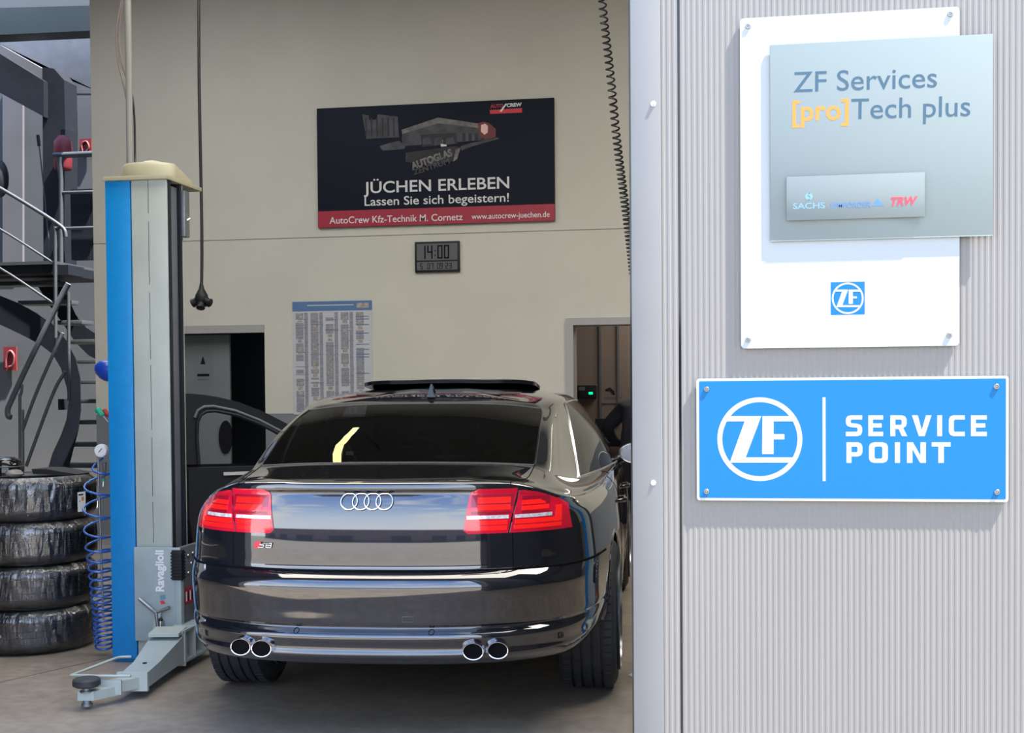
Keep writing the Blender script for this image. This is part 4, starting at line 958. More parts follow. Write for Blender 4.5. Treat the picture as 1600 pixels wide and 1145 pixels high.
MB().tube([pE + V((0, 0, .15)), pE + V((0, 0, .22))], .03, 10).build('valve', M['plastic'], ex, 50); MB().box(pE.x - .03, pE.x + .03, pE.y + .08, GYY + .3, pE.z - .05, pE.z + .0).build('wall_bracket', M['darksteel'], ex)
fs1 = empty('hose_sign', at(133, 232, SY), 'small red fire hose sign on the gallery wall, high up', 'sign')
wbox('plate', M['dimred'], 124, 217, 143, 242, SY - .06, SY - .03, fs1)
MB().tube(spline([at(129, 238, SY - .07), at(128, 225, SY - .07), at(135, 221, SY - .07), at(139, 230, SY - .07), at(134, 238, SY - .07)], 5), .012, 6).build('symbol', M['bglow2'], fs1, 60)
fs2 = empty('hose_sign', at(15, 560, SY), 'small red fire hose sign on the stairwell wall beneath the stairs', 'sign')
wbox('plate', M['dimred'], 5, 542, 25.5, 578.5, SY - .06, SY - .03, fs2)
MB().tube(spline([at(9, 574, SY - .07), at(10, 558, SY - .07), at(16, 548, SY - .07), at(22, 556, SY - .07), at(20, 570, SY - .07), at(14, 573, SY - .07)], 5), .016, 6).build('symbol', M['bglow2'], fs2, 60)
br = empty('window_pole', at(66, 300, GYY), 'thin leaning pole with dark grip on the gallery left of the pillar', 'pole')
MB().tube([at(61, 226, GYY + .1), at(69, 300, GYY + .1), at(78, 395, GYY + .1)], .008, 8).build('pole', M['railsteel'], br, 60); MB().tube([at(59, 211, GYY + .1), at(61, 228, GYY + .1)], .02, 8).build('grip', M['plastic'], br, 60)
bw = MB().ball(at(0, 279, GYY), .10, .10, .22); tag(bw.build('wall_lantern', M['plastic'], None, 60), 'small dark wall lantern at the left edge above the handrail', 'lantern')

# ------------------------------------------------------------------ the car (built at the origin: x right, y forward from the rear bumper, z up)
car = empty('car', (0, 0, 0), 'black four-door saloon seen from behind in the workshop doorway, front left door open', 'car')
BASE = [(0, 0), (.20, .006), (.38, .032), (.56, .095), (.69, .19), (.775, .30), (.845, .47), (.900, .79), (.930, 1.17), (.940, 1.56), (.943, 2.05), (.943, 2.75), (.943, 3.75), (.93, 4.11), (.90, 4.45), (.79, 4.80), (.50, 4.98), (0, 5.05)]
RW = [1, 1, 1, 1, .9, .72, .45, .15, 0, 0, 0, 0, 0, 0, 0, 0, 0, 0]
ZT = [0, 0, .03, .10, .40, .70, .92, 1, 1, 1, 1, 1, 1, 1, 1, 1, 1, 1]
SD = [0, 0, 0, .15, .45, .7, .85, 1, 1, 1, 1, 1, 1, 1, .9, .7, .4, 0]
LOW = [(.13, .322, .20, .070), (.055, .333, .22, .035), (.012, .372, .28, .014), (.020, .396, .31, .008), (.004, .446, .40, .003), (.036, .474, .43, .002), (.028, .488, .46, .0),
       (.012, .545, .53, .0), (-.008, .604, .595, .0), (-.013, .640, .63, .001), (.003, .668, .655, .002), (.040, .694, .69, .003), (.048, .700, .70, .003), (.048, .78, .775, .010),
       (.053, .86, .85, .020), (.064, .93, .890, .034), (.081, .970, .912, .050), (.093, .992, .924, .060), (.073, 1.006, .930, .068), (.083, 1.030, .935, .074), (.13, 1.037, .940, .084)]
rings = []
for yr, zr, zs, ins in LOW:
    row = []
    for k, (x, y) in enumerate(BASE):
        z = zr + (zs - zr) * (ZT[k] if zr > .5 else [.0, 0, 0, 0, 0, 0, -.15, -.3, .5][k] if k < 9 else 1); fr_ = 0
        if k >= 13: fr_ = (k - 12) / 5; z = .2 + (z - .2) * (1 - .28 * fr_)
        yy = y + yr * RW[k] - (ins * 1.2 * fr_); xx = max(0, x - ins * SD[k]) if k else 0
        row.append((xx, yy, z))
    rings.append(row)
# flatten the spoiler lip away from the middle
for j, dl in ((17, -.004), (18, .010), (19, .006)):
    for k in (2, 3, 4, 5): x, y, z = rings[j][k]; rings[j][k] = (x, y + dl, z)
U0 = [(0, .40, 1.050), (.22, .40, 1.050), (.42, .39, 1.045), (.59, .39, 1.026), (.675, .43, 1.000), (.735, .52, .980), (.78, .68, .966), (.822, .92, .960), (.850, 1.2, .957), (.868, 1.55, .954), (.880, 2.05, .950), (.892, 2.75, .940), (.890, 3.65, .915), (.87, 4.05, .870), (.82, 4.4, .825), (.70, 4.65, .79), (.45, 4.8, .77), (0, 4.85, .77)]
U1 = [(0, .74, 1.072), (.22, .734, 1.071), (.43, .710, 1.069), (.60, .665, 1.064), (.655, .70, 1.045), (.69, .86, 1.015), (.715, 1.04, .990), (.735, 1.22, .972), (.752, 1.36, .966), (.790, 1.62, .966), (.835, 2.05, .962), (.870, 2.75, .950), (.872, 3.45, .932), (.80, 3.78, .93), (.68, 3.95, .925), (.5, 4.05, .925), (.25, 4.10, .93), (0, 4.12, .93)]
U2 = [(0, 1.08, 1.216), (.22, 1.074, 1.215), (.42, 1.050, 1.211), (.592, 1.005, 1.200), (.635, 1.02, 1.185), (.662, 1.14, 1.172), (.680, 1.27, 1.163), (.695, 1.38, 1.158), (.712, 1.50, 1.156), (.745, 1.72, 1.155), (.780, 2.05, 1.152), (.800, 2.70, 1.148), (.775, 3.20, 1.138), (.70, 3.42, 1.13), (.62, 3.53, 1.13), (.45, 3.63, 1.135), (.25, 3.68, 1.14), (0, 3.70, 1.14)]
U3 = [(0, 1.42, 1.322), (.22, 1.414, 1.321), (.42, 1.392, 1.313), (.570, 1.355, 1.296), (.605, 1.38, 1.288), (.626, 1.45, 1.294), (.640, 1.54, 1.302), (.650, 1.63, 1.310), (.660, 1.72, 1.316), (.668, 1.85, 1.321), (.674, 2.1, 1.326), (.674, 2.6, 1.322), (.65, 2.85, 1.312), (.60, 3.0, 1.308), (.53, 3.08, 1.313), (.40, 3.15, 1.325), (.22, 3.18, 1.332), (0, 3.2, 1.335)]
U4 = [(0, 1.52, 1.344), (.20, 1.51, 1.343), (.38, 1.49, 1.339), (.525, 1.45, 1.324), (.563, 1.50, 1.328), (.586, 1.57, 1.336), (.598, 1.65, 1.344), (.606, 1.75, 1.351), (.612, 1.85, 1.356), (.616, 1.95, 1.360), (.618, 2.15, 1.364), (.610, 2.55, 1.361), (.585, 2.75, 1.354), (.535, 2.87, 1.350), (.465, 2.93, 1.354), (.335, 3.0, 1.364), (.18, 3.02, 1.369), (0, 3.03, 1.371)]
U5 = [(x * .62, 2.25 + (y - 2.25) * .72, z + .034) for x, y, z in U4]
U6 = [(x * .25, 2.25 + (y - 2.25) * .45, 1.398) for x, y, z in U4]
U7 = [(0, 2.25 + (y - 2.25) * .30, 1.4) for x, y, z in U4]
NL = len(LOW); rings += [U0, U1, U2, U3, U4, U5, U6, U7]
CP = np.array(rings, float)               # rings x cols x 3
def cr_dense(P, sub, mirror_start=False, mirror_end=False):
    """centripetal Catmull-Rom through P (n,3), sub samples per segment"""
    P = np.asarray(P); n = len(P)
    g0 = P[1] * [-1, 1, 1] if mirror_start else 2 * P[0] - P[1]
    g1 = P[-2] * [-1, 1, 1] if mirror_end else 2 * P[-1] - P[-2]
    E_ = np.vstack([g0, P, g1]); out = []
    for i in range(n - 1):
        p0, p1, p2, p3 = E_[i:i + 4]
        t0 = 0; t1 = max(1e-5, np.linalg.norm(p1 - p0) ** .5); t2 = t1 + max(1e-5, np.linalg.norm(p2 - p1) ** .5); t3 = t2 + max(1e-5, np.linalg.norm(p3 - p2) ** .5)
        for k in range(sub):
            t = t1 + (t2 - t1) * k / sub
            A1 = (t1 - t) / (t1 - t0) * p0 + (t - t0) / (t1 - t0) * p1; A2 = (t2 - t) / (t2 - t1) * p1 + (t - t1) / (t2 - t1) * p2; A3 = (t3 - t) / (t3 - t2) * p2 + (t - t2) / (t3 - t2) * p3
            B1 = (t2 - t) / (t2 - t0) * A1 + (t - t0) / (t2 - t0) * A2; B2 = (t3 - t) / (t3 - t1) * A2 + (t - t1) / (t3 - t1) * A3
            out.append((t2 - t) / (t2 - t1) * B1 + (t - t1) / (t2 - t1) * B2)
    out.append(P[-1]); return np.array(out)
SK, SJ = 6, 4
def cr_split(r_, sub, at_): return np.vstack([cr_dense(r_[:at_ + 1], sub, True, False)[:-1], cr_dense(r_[at_:], sub, False, True)])
A_ = np.array([cr_dense(r_, SK, True, True) if (i_ < NL + 1 or i_ > NL + 3) else cr_split(r_, SK, 3) for i_, r_ in enumerate(CP)])                       # rings x K
G = np.array([np.vstack([cr_dense(A_[:NL + 2, i], SJ)[:-1], cr_dense(A_[NL + 1:, i], SJ)]) for i in range(A_.shape[1])])                # K x J x 3
G = np.transpose(G, (1, 0, 2))                                                   # J x K
JN, KN = G.shape[:2]
# wheel arches: push vertices radially out of the wheel circles
AR = .378; AXZ = .352
for yc in (1.17, 4.114):
    for j in range(JN):
        for k in range(KN):
            x, y, z = G[j, k]
            if x > .7 and z < .9:
                dy, dz = y - yc, z - AXZ; r_ = math.hypot(dy, dz)
                if r_ < AR:
                    pass
def nrm_grid(G):
    dk = np.gradient(G, axis=1); dj = np.gradient(G, axis=0); n = np.cross(dk, dj); L = np.linalg.norm(n, axis=2, keepdims=True); L[L < 1e-12] = 1
    return n / L
NG = nrm_grid(G)
for j in range(JN):
    for k in (0, KN - 1): NG[j, k, 0] = 0; NG[j, k] /= max(1e-9, np.linalg.norm(NG[j, k]))
NG[-1, :] = (0, 0, 1)
def inarch(p):
    for yc in (1.17, 4.114):
        if p[0] > .70 and math.hypot(p[1] - yc, p[2] - AXZ) < AR: return yc
    return None
BVHV = [V(G[j, k]) for j in range(JN) for k in range(KN)]
BVHF = [(j * KN + k, j * KN + k + 1, (j + 1) * KN + k + 1, (j + 1) * KN + k) for j in range(JN - 1) for k in range(KN - 1)]
BVH = BVHTree.FromPolygons(BVHV, BVHF)
def surf(x, z, off=0.0, y0=-1.0):
    """point of the rear surface at lateral x, height z"""
    h, n, i, d = BVH.ray_cast(V((abs(x), y0, z)), V((0, 1, 0)))
    if h is None: h, n, i, d = BVH.find_nearest(V((abs(x), .3, z)))
    if n.y > 0: n = -n
    p = h + n * off
    if x < 0: p = V((-p.x, p.y, p.z)); 
    return p
def patch(name, sel, m_, parent=car, sides=(1, -1), off=0.0, arch=True, own=False):
    """faces of the body grid for which sel(j, k) holds (j, k count fine cells)"""
    out = []
    vs, fs, ns, idx = [], [], [], {}
    def vid(j, k, s):
        key = (j, k, s if 0 < k < KN - 1 else 0)
        if key not in idx:
            p = G[j, k].copy(); n = NG[j, k]
            if arch:
                yc = inarch(p)
                if yc is not None:
                    dy, dz = p[1] - yc, p[2] - AXZ; r_ = max(1e-4, math.hypot(dy, dz)); p = np.array([p[0], yc + dy / r_ * AR, AXZ + dz / r_ * AR])
            p = p + n * off
            idx[key] = len(vs); vs.append((p[0] * s, p[1], p[2])); ns.append((n[0] * s, n[1], n[2]))
        return idx[key]
    for s in sides:
        for j in range(JN - 1):
            for k in range(KN - 1):
                if not sel(j, k, s): continue
                if arch:
                    c4 = [inarch(G[a, b]) for a, b in ((j, k), (j, k + 1), (j + 1, k + 1), (j + 1, k))]
                    if all(c is not None for c in c4): continue
                f = (vid(j, k, s), vid(j, k + 1, s), vid(j + 1, k + 1, s), vid(j + 1, k, s))
                if s < 0: f = f[::-1]
                if len(set(f)) < 4: continue
                fs.append(f)
    me = bpy.data.meshes.new(name); me.from_pydata(vs, [], fs); me.materials.append(m_)
    me.polygons.foreach_set('use_smooth', [True] * len(me.polygons)); me.update()
    if not own: me.normals_split_custom_set_from_vertices([V(n).normalized() if V(n).length > 0 else V((0, 0, 1)) for n in ns])
    o = bpy.data.objects.new(name, me); COL.objects.link(o); setp(o, parent); return o
J = lambda r_: int(round(r_ * SJ)); K = lambda c: int(round(c * SK))
jB, jL = J(11), J(12)                 # bumper / boot shut line
jU0, jU1, jU2, jU3, jU4 = J(NL), J(NL + 1), J(NL + 2), J(NL + 3), J(NL + 4)
kT = K(3)                             # boot side edge
kD, kP, kF = K(8), K(11), K(12)       # side glass rear corner, B pillar, front glass front
def is_rearglass(j, k): return jU1 <= j < jU3 and k < kT
def is_wind(j, k): return jU1 <= j < jU3 and k >= K(13.5)
def is_side(j, k): return jU1 <= j < jU3 and kD <= k < K(12.5)
def is_boot(j, k): return jL <= j < jU1 and k < kT
def is_bump(j, k): return j < jB and k < K(7)
def is_ldoor(j, k, s): return s < 0 and J(2) <= j < jU1 and kP + 1 <= k < K(12.2)
def is_sunroof(j, k): return False
patch('body_shell', lambda j, k, s: not (is_rearglass(j, k) or is_wind(j, k) or is_side(j, k) or is_boot(j, k) or is_bump(j, k) or is_ldoor(j, k, s) or (J(2) <= j < jU1 and K(9.6) <= k < K(12.2))), M['paint'])
patch('boot_lid', lambda j, k, s: is_boot(j, k), M['paint'])
patch('rear_bumper', lambda j, k, s: is_bump(j, k), M['paint'])
patch('rear_window', lambda j, k, s: is_rearglass(j, k), M['glass'], own=True)
patch('windscreen', lambda j, k, s: is_wind(j, k), M['clearglass'], own=True)
for s_ in (1, -1):
    patch('rear_door', lambda j, k, s: J(2) <= j < jU1 and K(9.6) <= k < kP, M['paint'], sides=(s_,))
    if s_ > 0: patch('front_door', lambda j, k, s: J(2) <= j < jU1 and kP <= k < K(12.2), M['paint'], sides=(s_,))
    patch('side_window', lambda j, k, s: is_side(j, k) and k < kP - 1, M['glass'], sides=(s_,), own=True)
    patch('window_pillar', lambda j, k, s: is_side(j, k) and kP - 1 <= k < kP + 1, M['trimblk'], sides=(s_,))
    if s_ > 0: patch('side_window', lambda j, k, s: is_side(j, k) and k >= kP + 1, M['clearglass'], sides=(s_,))
def gp(j, k, s=1, off=0.0):
    p = V(G[j, k]) + V(NG[j, k]) * off; return V((p.x * s, p.y, p.z))
def gline(name, cells, r_, m_, s=1, off=0.0, parent=car, n=6):
    return MB().tube([gp(j, k, s, off) for j, k in cells], r_, n).build(name, m_, parent, 80)
gapm = M['exhaust']
# chrome surround of the side windows and dark shut lines
for s in (1, -1):
    kfr = K(12.4) if s > 0 else kP
    gline('window_trim', [(jU1, k) for k in range(kD, kfr)], .0055, M['alu'], s, .002)
    gline('window_trim', [(j, kD) for j in range(jU1, jU3 + 1)] + [(jU3, k) for k in range(kD + 1, kfr)], .0055, M['alu'], s, .002)
    gline('shut_line', [(j, kT) for j in range(jL, jU1 + 1)], .0024, gapm, s, -.0006)
    if True: gline('shut_line', [(j, K(9.6)) for j in range(J(4), jU1)], .0028, gapm, s, -.0008)
    gline('shut_line', [(j, kP) for j in range(J(3), jU1)], .0028, gapm, s, -.0008)
    gline('shut_line', [(J(3), k) for k in range(K(9.6), K(12.2))], .0028, gapm, s, -.0008)
gline('shut_line', [(jU3, k) for k in range(kT, 0, -1)] , .003, M['alu'] if False else gapm, 1, -.0004)
full = [(jB, k) for k in range(K(7), 0, -1)]
MB().tube([gp(jB, k, -1, -.001) for k in range(K(7), 0, -1)] + [gp(jB, k, 1, -.001) for k in range(0, K(7) + 1)], .0055, 6).build('shut_line', gapm, car, 80)
MB().tube([gp(jU3, k, -1, 0) for k in range(kT, 0, -1)] + [gp(jU3, k, 1, 0) for k in range(0, kT + 1)], .004, 6).build('window_seal', M['trimblk'], car, 80)
MB().tube([gp(jU1, k, -1, 0) for k in range(kT, 0, -1)] + [gp(jU1, k, 1, 0) for k in range(0, kT + 1)], .005, 6).build('window_seal', M['trimblk'], car, 80)
for s in (1, -1): gline('window_seal', [(j, kT) for j in range(jU1, jU3 + 1)], .0045, M['trimblk'], s, 0)
# bright trim strip along the bumper top edge at its ends
# wheel arch lips, liners, underbody, cabin
for yc in (1.17, 4.114):
    for s in (1, -1):
        pts = []
        for i in range(33):
            a = R(-22 + (195 if yc < 2 else 224) * i / 32); y = yc + AR * math.cos(a); z = AXZ + AR * math.sin(a)
            h, n, _, _ = BVH.ray_cast(V((2, y, max(z, .24))), V((-1, 0, 0)))
            x = h.x if h else .93
            pts.append(V((s * (x - .004), y, max(z, .22))))
        MB().tube(pts, .009, 8).build('wheel_arch_lip', M['paint'], car, 80)
        lm = MB(); 
        for i, p in enumerate(pts): lm.v += [tuple(p), (s * .60, p.y, p.z)]
        for i in range(len(pts) - 1): lm.f.append((2 * i, 2 * i + 1, 2 * i + 3, 2 * i + 2)); lm.mi.append(0)
        lm.build('wheel_arch_liner', M['exhaust'], car, 60)
ub = MB(); ub.box(-.60, .60, .9, 4.8, .21, .27); ub.box(-.60, .60, .30, .8, .36, .42); ub.box(-.82, .82, 1.6, 3.7, .21, .26); ub.build('underbody', M['exhaust'], car, 0)
MB().box(-.80, .80, 1.75, 3.6, .27, .33).build('cabin_floor', M['shoe'], car, 0)
MB().box(-.58, .58, .80, 1.45, 1.00, 1.02).build('parcel_shelf', M['leather'], car, 0)
MB().box(-.66, .66, 3.45, 3.85, .70, .95, .04).build('dashboard', M['leather'], car)
def seat(x, y, rear=False):
    st = MB(); st.box(x - .25, x + .25, y, y + .50, .42, .58, .05); st = st.build('seat', M['leather'], car)
    bk = MB(); bk.box(-.24, .24, -.07, .07, 0, .58, .05, Matrix.Translation((x, y - .02, .50)) @ Matrix.Rotation(R(14), 4, 'X')); bk.build('backrest', M['leather'], st)
    hr = MB(); hr.box(-.13, .13, -.05, .05, 0, .17, .035, Matrix.Translation((x, y - .17, 1.09)) @ Matrix.Rotation(R(8), 4, 'X')); hr.tube([V((x - .05, y - .15, 1.02)), V((x - .05, y - .16, 1.12))], .007, 6); hr.tube([V((x + .05, y - .15, 1.02)), V((x + .05, y - .16, 1.12))], .007, 6); hr.build('headrest', M['leather'], st)
for x in (-.38, .38): seat(x, 1.65, True); seat(x, 2.65)
MB().tube([V((-.38 + .18 * math.cos(R(a)), 3.32 - .05 * math.sin(R(a)), .92 + .17 * math.sin(R(a)))) for a in range(0, 360, 15)], .014, 8, closed=True).build('steering_wheel', M['leather'], car, 80)

# roof: rear glass panel, tilted sunroof, aerial
def roofpt(x, y, off=.0):
    h, n, _, _ = BVH.ray_cast(V((abs(x), y, 2.5)), V((0, 0, -1))); p = h + V((0, 0, off)); return V((math.copysign(p.x, x) if x else 0, p.y, p.z))
def roofpanel(name, x1, y0, y1, off, m_, thick=.012, tilt=0.0, crn=.06, sink=True):
    nx, ny = 18, 8; mb = MB(); top = []
    for i in range(ny + 1):
        for k in range(nx + 1):
            u_ = k / nx * 2 - 1; v_ = i / ny
            xm = x1 - (crn * (max(0, 1 - v_ * 5) ** 2 + max(0, (v_ - .8) * 5) ** 2)); x = u_ * xm; y = y0 + (y1 - y0) * v_ + .05 * (u_ ** 2) * (1 - v_)
            p = roofpt(x, y, off + tilt * (1 - v_)); top.append(p)
    N_ = len(top); mb.v = [tuple(p) for p in top] + [(p.x, p.y, p.z - thick) for p in top]
    W_ = nx + 1
    for i in range(ny):
        for k in range(nx):
            a = i * W_ + k; mb.f.append((a, a + 1, a + W_ + 1, a + W_)); mb.f.append((N_ + a + W_, N_ + a + W_ + 1, N_ + a + 1, N_ + a))
    per = [k for k in range(W_)] + [i * W_ + nx for i in range(1, ny + 1)] + [ny * W_ + k for k in range(nx - 1, -1, -1)] + [i * W_ for i in range(ny - 1, 0, -1)]
    for a, b in zip(per, per[1:] + per[:1]): mb.f.append((b, a, N_ + a, N_ + b))
    mb.mi = [0] * len(mb.f); return mb.build(name, m_, car, 50)
roofpanel('sunroof_panel', .475, 2.02, 2.55, .012, M['trimblk'], .020, .036)
roofpanel('roof_glass', .43, 1.66, 1.92, .0015, M['trimblk'], .004, 0)
af = MB(); b0 = roofpt(0, 1.60)
af.add([b0 + V(p) for p in ((-.018, -.045, -.004), (.018, -.045, -.004), (.018, .06, -.004), (-.018, .06, -.004), (-.013, -.04, .022), (.013, -.04, .022), (.012, .03, .022), (-.012, .03, .022), (-.003, -.030, .062), (.003, -.030, .062), (.003, -.010, .062), (-.003, -.010, .062))],
       [(0, 1, 5, 4), (1, 2, 6, 5), (2, 3, 7, 6), (3, 0, 4, 7), (4, 5, 9, 8), (5, 6, 10, 9), (6, 7, 11, 10), (7, 4, 8, 11), (8, 9, 10, 11)])
af.build('roof_aerial', M['trimblk'], car, 50)
# high brake light behind the rear window (red line seen through the glass)
MB().box(-.12, .20, .84, .86, 1.022, 1.034).build('brake_light_strip', M['red'], car, 0)

# tail lamps
def lens(name, xz_rows, m_, off, parent, s, thick=.006, n=10):
    """xz_rows: list of (z, x_inner, x_outer)"""
    mb = MB(); rows = len(xz_rows); 
    for z, xi, xo in xz_rows:
        for k in range(n + 1):
            x = xi + (xo - xi) * k / n; mb.v.append(tuple(surf(s * x, z, off)))
    W_ = n + 1; N_ = len(mb.v)
    for z, xi, xo in xz_rows:
        for k in range(n + 1):
            x = xi + (xo - xi) * k / n; mb.v.append(tuple(surf(s * x, z, off - thick)))
    for i in range(rows - 1):
        for k in range(n):
            a = i * W_ + k; f = (a, a + 1, a + W_ + 1, a + W_); mb.f.append(f if s > 0 else f[::-1])
    per = [k for k in range(W_)] + [i * W_ + n for i in range(1, rows)] + [(rows - 1) * W_ + k for k in range(n - 1, -1, -1)] + [i * W_ for i in range(rows - 2, 0, -1)]
    for a, b in zip(per, per[1:] + per[:1]): f = (b, a, N_ + a, N_ + b); mb.f.append(f if s > 0 else f[::-1])
    mb.mi = [0] * len(mb.f); return mb.build(name, m_, parent, 50)
def lerp(a, b, t): return a + (b - a) * t
def rows_inner():
    r_ = []
    for i in range(15):
        t = i / 14; z = lerp(.833, 1.003, t); xi = lerp(.372, .398, t); rr_ = .02
        if t < .12: xi += rr_ * (1 - math.sqrt(max(0, 1 - (1 - t / .12) ** 2)))
        if t > .86: xi += .03 * (1 - math.sqrt(max(0, 1 - ((t - .86) / .14) ** 2)))
        r_.append((z, xi, lerp(.540, .574, t)))
    return r_
def rows_outer():
    r_ = []
    for i in range(15):
        t = i / 14; z = lerp(.833, .994, t); xi = lerp(.547, .581, t); xo = lerp(.775, .745, t) 
        zt = lambda x: .994 - max(0, (x - .60)) * .0 - (max(0, x - .60) ** 1.5) * 1.05
        while zt(xo) < z and xo > xi + .004: xo -= .003
        r_.append((z, xi, xo))
    return r_
for s in (1, -1):
    L1 = lens('tail_lamp', rows_inner(), M['redlens'], .004, car, s); L2 = lens('tail_lamp', rows_outer(), M['redlens'], .004, car, s, n=16)
    def seg(z0, z1, xi, xo, m_, par, off=.0055, nm='lamp_segment'):
        lens(nm, [(z0, xi, xo), ((z0 + z1) / 2, xi, xo), (z1, xi, xo)], m_, off, par, s, .002, 10)
    # inner unit
    seg(.906, .978, .402, .560, M['reddark'], L1, .0048, 'lamp_inset')
    seg(.946, .969, .425, .548, M['redbright'], L1); seg(.922, .941, .425, .548, M['redbright'], L1)
    seg(.8885, .9015, .386, .542, M['whitelens'], L1, .006, 'clear_strip')
    seg(.845, .862, .385, .535, M['redbright'], L1); seg(.866, .883, .385, .538, M['redbright'], L1)
    for q_ in range(5): seg(.915, .9185, .435 + q_ * .022, .447 + q_ * .022, M['redlens'], L1, .0058, 'lamp_bar')
    # outer unit
    seg(.904, .968, .590, .690, M['reddark'], L2, .0048, 'lamp_inset')
    seg(.936, .953, .590, .676, M['redbright'], L2); seg(.916, .932, .590, .688, M['redbright'], L2)
    seg(.8885, .9015, .565, .700, M['whitelens'], L2, .006, 'clear_strip')
    seg(.846, .862, .562, .735, M['redbright'], L2); seg(.866, .883, .566, .730, M['redbright'], L2)
    seg(.865, .925, .712, .735, M['redbright'], L2)
# four rings, boot badge
for q_ in range(4):
    cx = -.0695 + q_ * .0463
    pts = [surf(cx + .0325 * math.cos(2 * math.pi * i / 36), .958 + .0305 * math.sin(2 * math.pi * i / 36), .005) for i in range(36)]
    MB().tube(pts, .0034, 8, closed=True).build('emblem_ring', M['chrome'], car, 80)
bd = MB(); bp_ = [(-.462, .774), (-.434, .774), (-.424, .800), (-.452, .800)]
bd.add([surf(x, z, .004) for x, z in bp_] + [surf(x, z, .0) for x, z in bp_], [(0, 1, 2, 3)[::1], (1, 0, 4, 5), (2, 1, 5, 6), (3, 2, 6, 7), (0, 3, 7, 4)])
bd = bd.build('boot_badge', M['printred'], car, 0)
def badge_path(pts): return MB().tube([surf(x, z, .005) for x, z in pts], .0022, 6)
badge_path([(-.408, .796), (-.430, .796), (-.432, .787), (-.414, .787), (-.416, .778), (-.440, .778)]).build('badge_letter', M['chrome'], bd, 80)
badge_path([(-.380, .796), (-.402, .796), (-.406, .778), (-.384, .778), (-.380, .796)]).build('badge_letter', M['chrome'], bd, 80); badge_path([(-.404, .787), (-.383, .787)]).build('badge_letter', M['chrome'], bd, 80)
# parking sensors, towing eye cover
for x in (-.275, .255):
    MB().tube([surf(x + .010 * math.cos(2 * math.pi * i / 20), .462 + .009 * math.sin(2 * math.pi * i / 20), .001) for i in range(20)], .0012, 6, closed=True).build('parking_sensor', gapm, car, 80)
x, z = .165, .512
MB().tube([surf(x + a, z + b, 0) for a, b in ((-.02, -.011), (.02, -.011), (.02, .011), (-.02, .011))], .0011, 5, closed=True).build('tow_cover', M['darkgreymetal'], car, 80)
# exhaust tail pipes
for s in (1, -1):
    for xc in (.415, .507):
        def ell(rx, rz, y): return [V((s * xc + rx * math.cos(2 * math.pi * i / 32), y, .390 + rz * math.sin(2 * math.pi * i / 32))) for i in range(32)]
        ys = surf(xc - .03, .385).y - .008
        mb = MB(); loops = [ell(.0415, .034, ys + .06), ell(.0415, .034, ys - .004), ell(.0400, .0325, ys - .011), ell(.0372, .030, ys - .010), ell(.0365, .0293, ys - .004), ell(.036, .029, ys - .001)]
        for l_ in loops: mb.v += [tuple(p) for p in l_]
        for a in range(5):
            for i in range(32): mb.f.append((a * 32 + i, a * 32 + (i + 1) % 32, (a + 1) * 32 + (i + 1) % 32, (a + 1) * 32 + i)); mb.mi.append(1 if a >= 4 else 0)
        mb.f.append(tuple(5 * 32 + i for i in range(32))); mb.mi.append(1)
        mb.build('exhaust_pipe', [M['chrome'], M['exhaust']], car, 60)
# wheels
def wheel(x, y, s, nm='wheel'):
    w = MB(); rT, wT = .347, .262; prof = []
    h = wT / 2
    half = [(.255, -h + .012), (.265, -h + .004), (.30, -h), (.322, -h + .010), (.337, -h + .024), (.344, -h + .040)]
    prof += half
    for c in (-.066, -.024, .024, .066): prof += [(rT, c - .006), (rT - .009, c - .0045), (rT - .009, c + .0045), (rT, c + .006)]
    prof += [(r_, -z_) for r_, z_ in half[::-1]]
    mt_ = Matrix.Translation((x, y, .352)) @ Matrix.Rotation(R(90), 4, 'Y')
    tyre_ = MB().lathe(prof, 64, mt_).build(nm, M['rubber'], car, 40)
    sp = MB()
    for q_ in range(60):
        a = 2 * math.pi * q_ / 60; m4 = mt_ @ Matrix.Rotation(a, 4, 'Z')
        for c0, c1, dz in ((-.110, -.075, 0), (-.057, -.034, .4), (.034, .057, .4), (.075, .110, 0)): sp.box(rT - .004, rT + .0006, -.014, .014, c0, c1, 0, m4 @ Matrix.Rotation(dz * .1, 4, 'Z'))
    o = sp.build('tread_blocks', M['rubber'], tyre_, 0); o['kind'] = 'stuff'
    rm = MB(); rm.lathe([(.262, -h + .01), (.258, -h + .03), (.235, -.05), (.232, .06), (.255, h - .03), (.262, h - .006), (.266, h + .012), (.258, h + .014), (.245, h - .018)], 56, mt_); rim_ = rm.build('rim', M['rim'], tyre_, 40)
    for q_ in range(7):
        for dd_ in (-.10, .10):
            a = 2 * math.pi * q_ / 7 + dd_; b = 2 * math.pi * q_ / 7 + dd_ * 1.6
            spk = MB(); z1_ = s * (h - .028); z0_ = s * (h - .045)
            P0 = V((.055 * math.cos(a), .055 * math.sin(a), z0_)); P1 = V((.15 * math.cos(a), .15 * math.sin(a), s * (h - .034))); P2 = V((.25 * math.cos(b), .25 * math.sin(b), z1_))
            spk.tube([P0, P1, P2], [.016, .013, .014], 6); spk.v = [tuple(mt_ @ V(v)) for v in spk.v]; spk.build('spoke', M['rim'], tyre_, 60)
    hb_ = MB(); hb_.lathe([(0, s * (h - .030)), (.04, s * (h - .032)), (.06, s * (h - .042)), (.062, 0)], 24, mt_); hb_.build('hub', M['rim'], tyre_, 50)
    dm = MB(); dm.lathe([(.0, 0), (.185, 0), (.185, s * .02), (.0, s * .02)], 32, mt_); dm.build('brake_disc', M['darkgreymetal'], tyre_, 40)
for y in (1.17, 4.114):
    for s in (1, -1): wheel(s * .808, y, s)
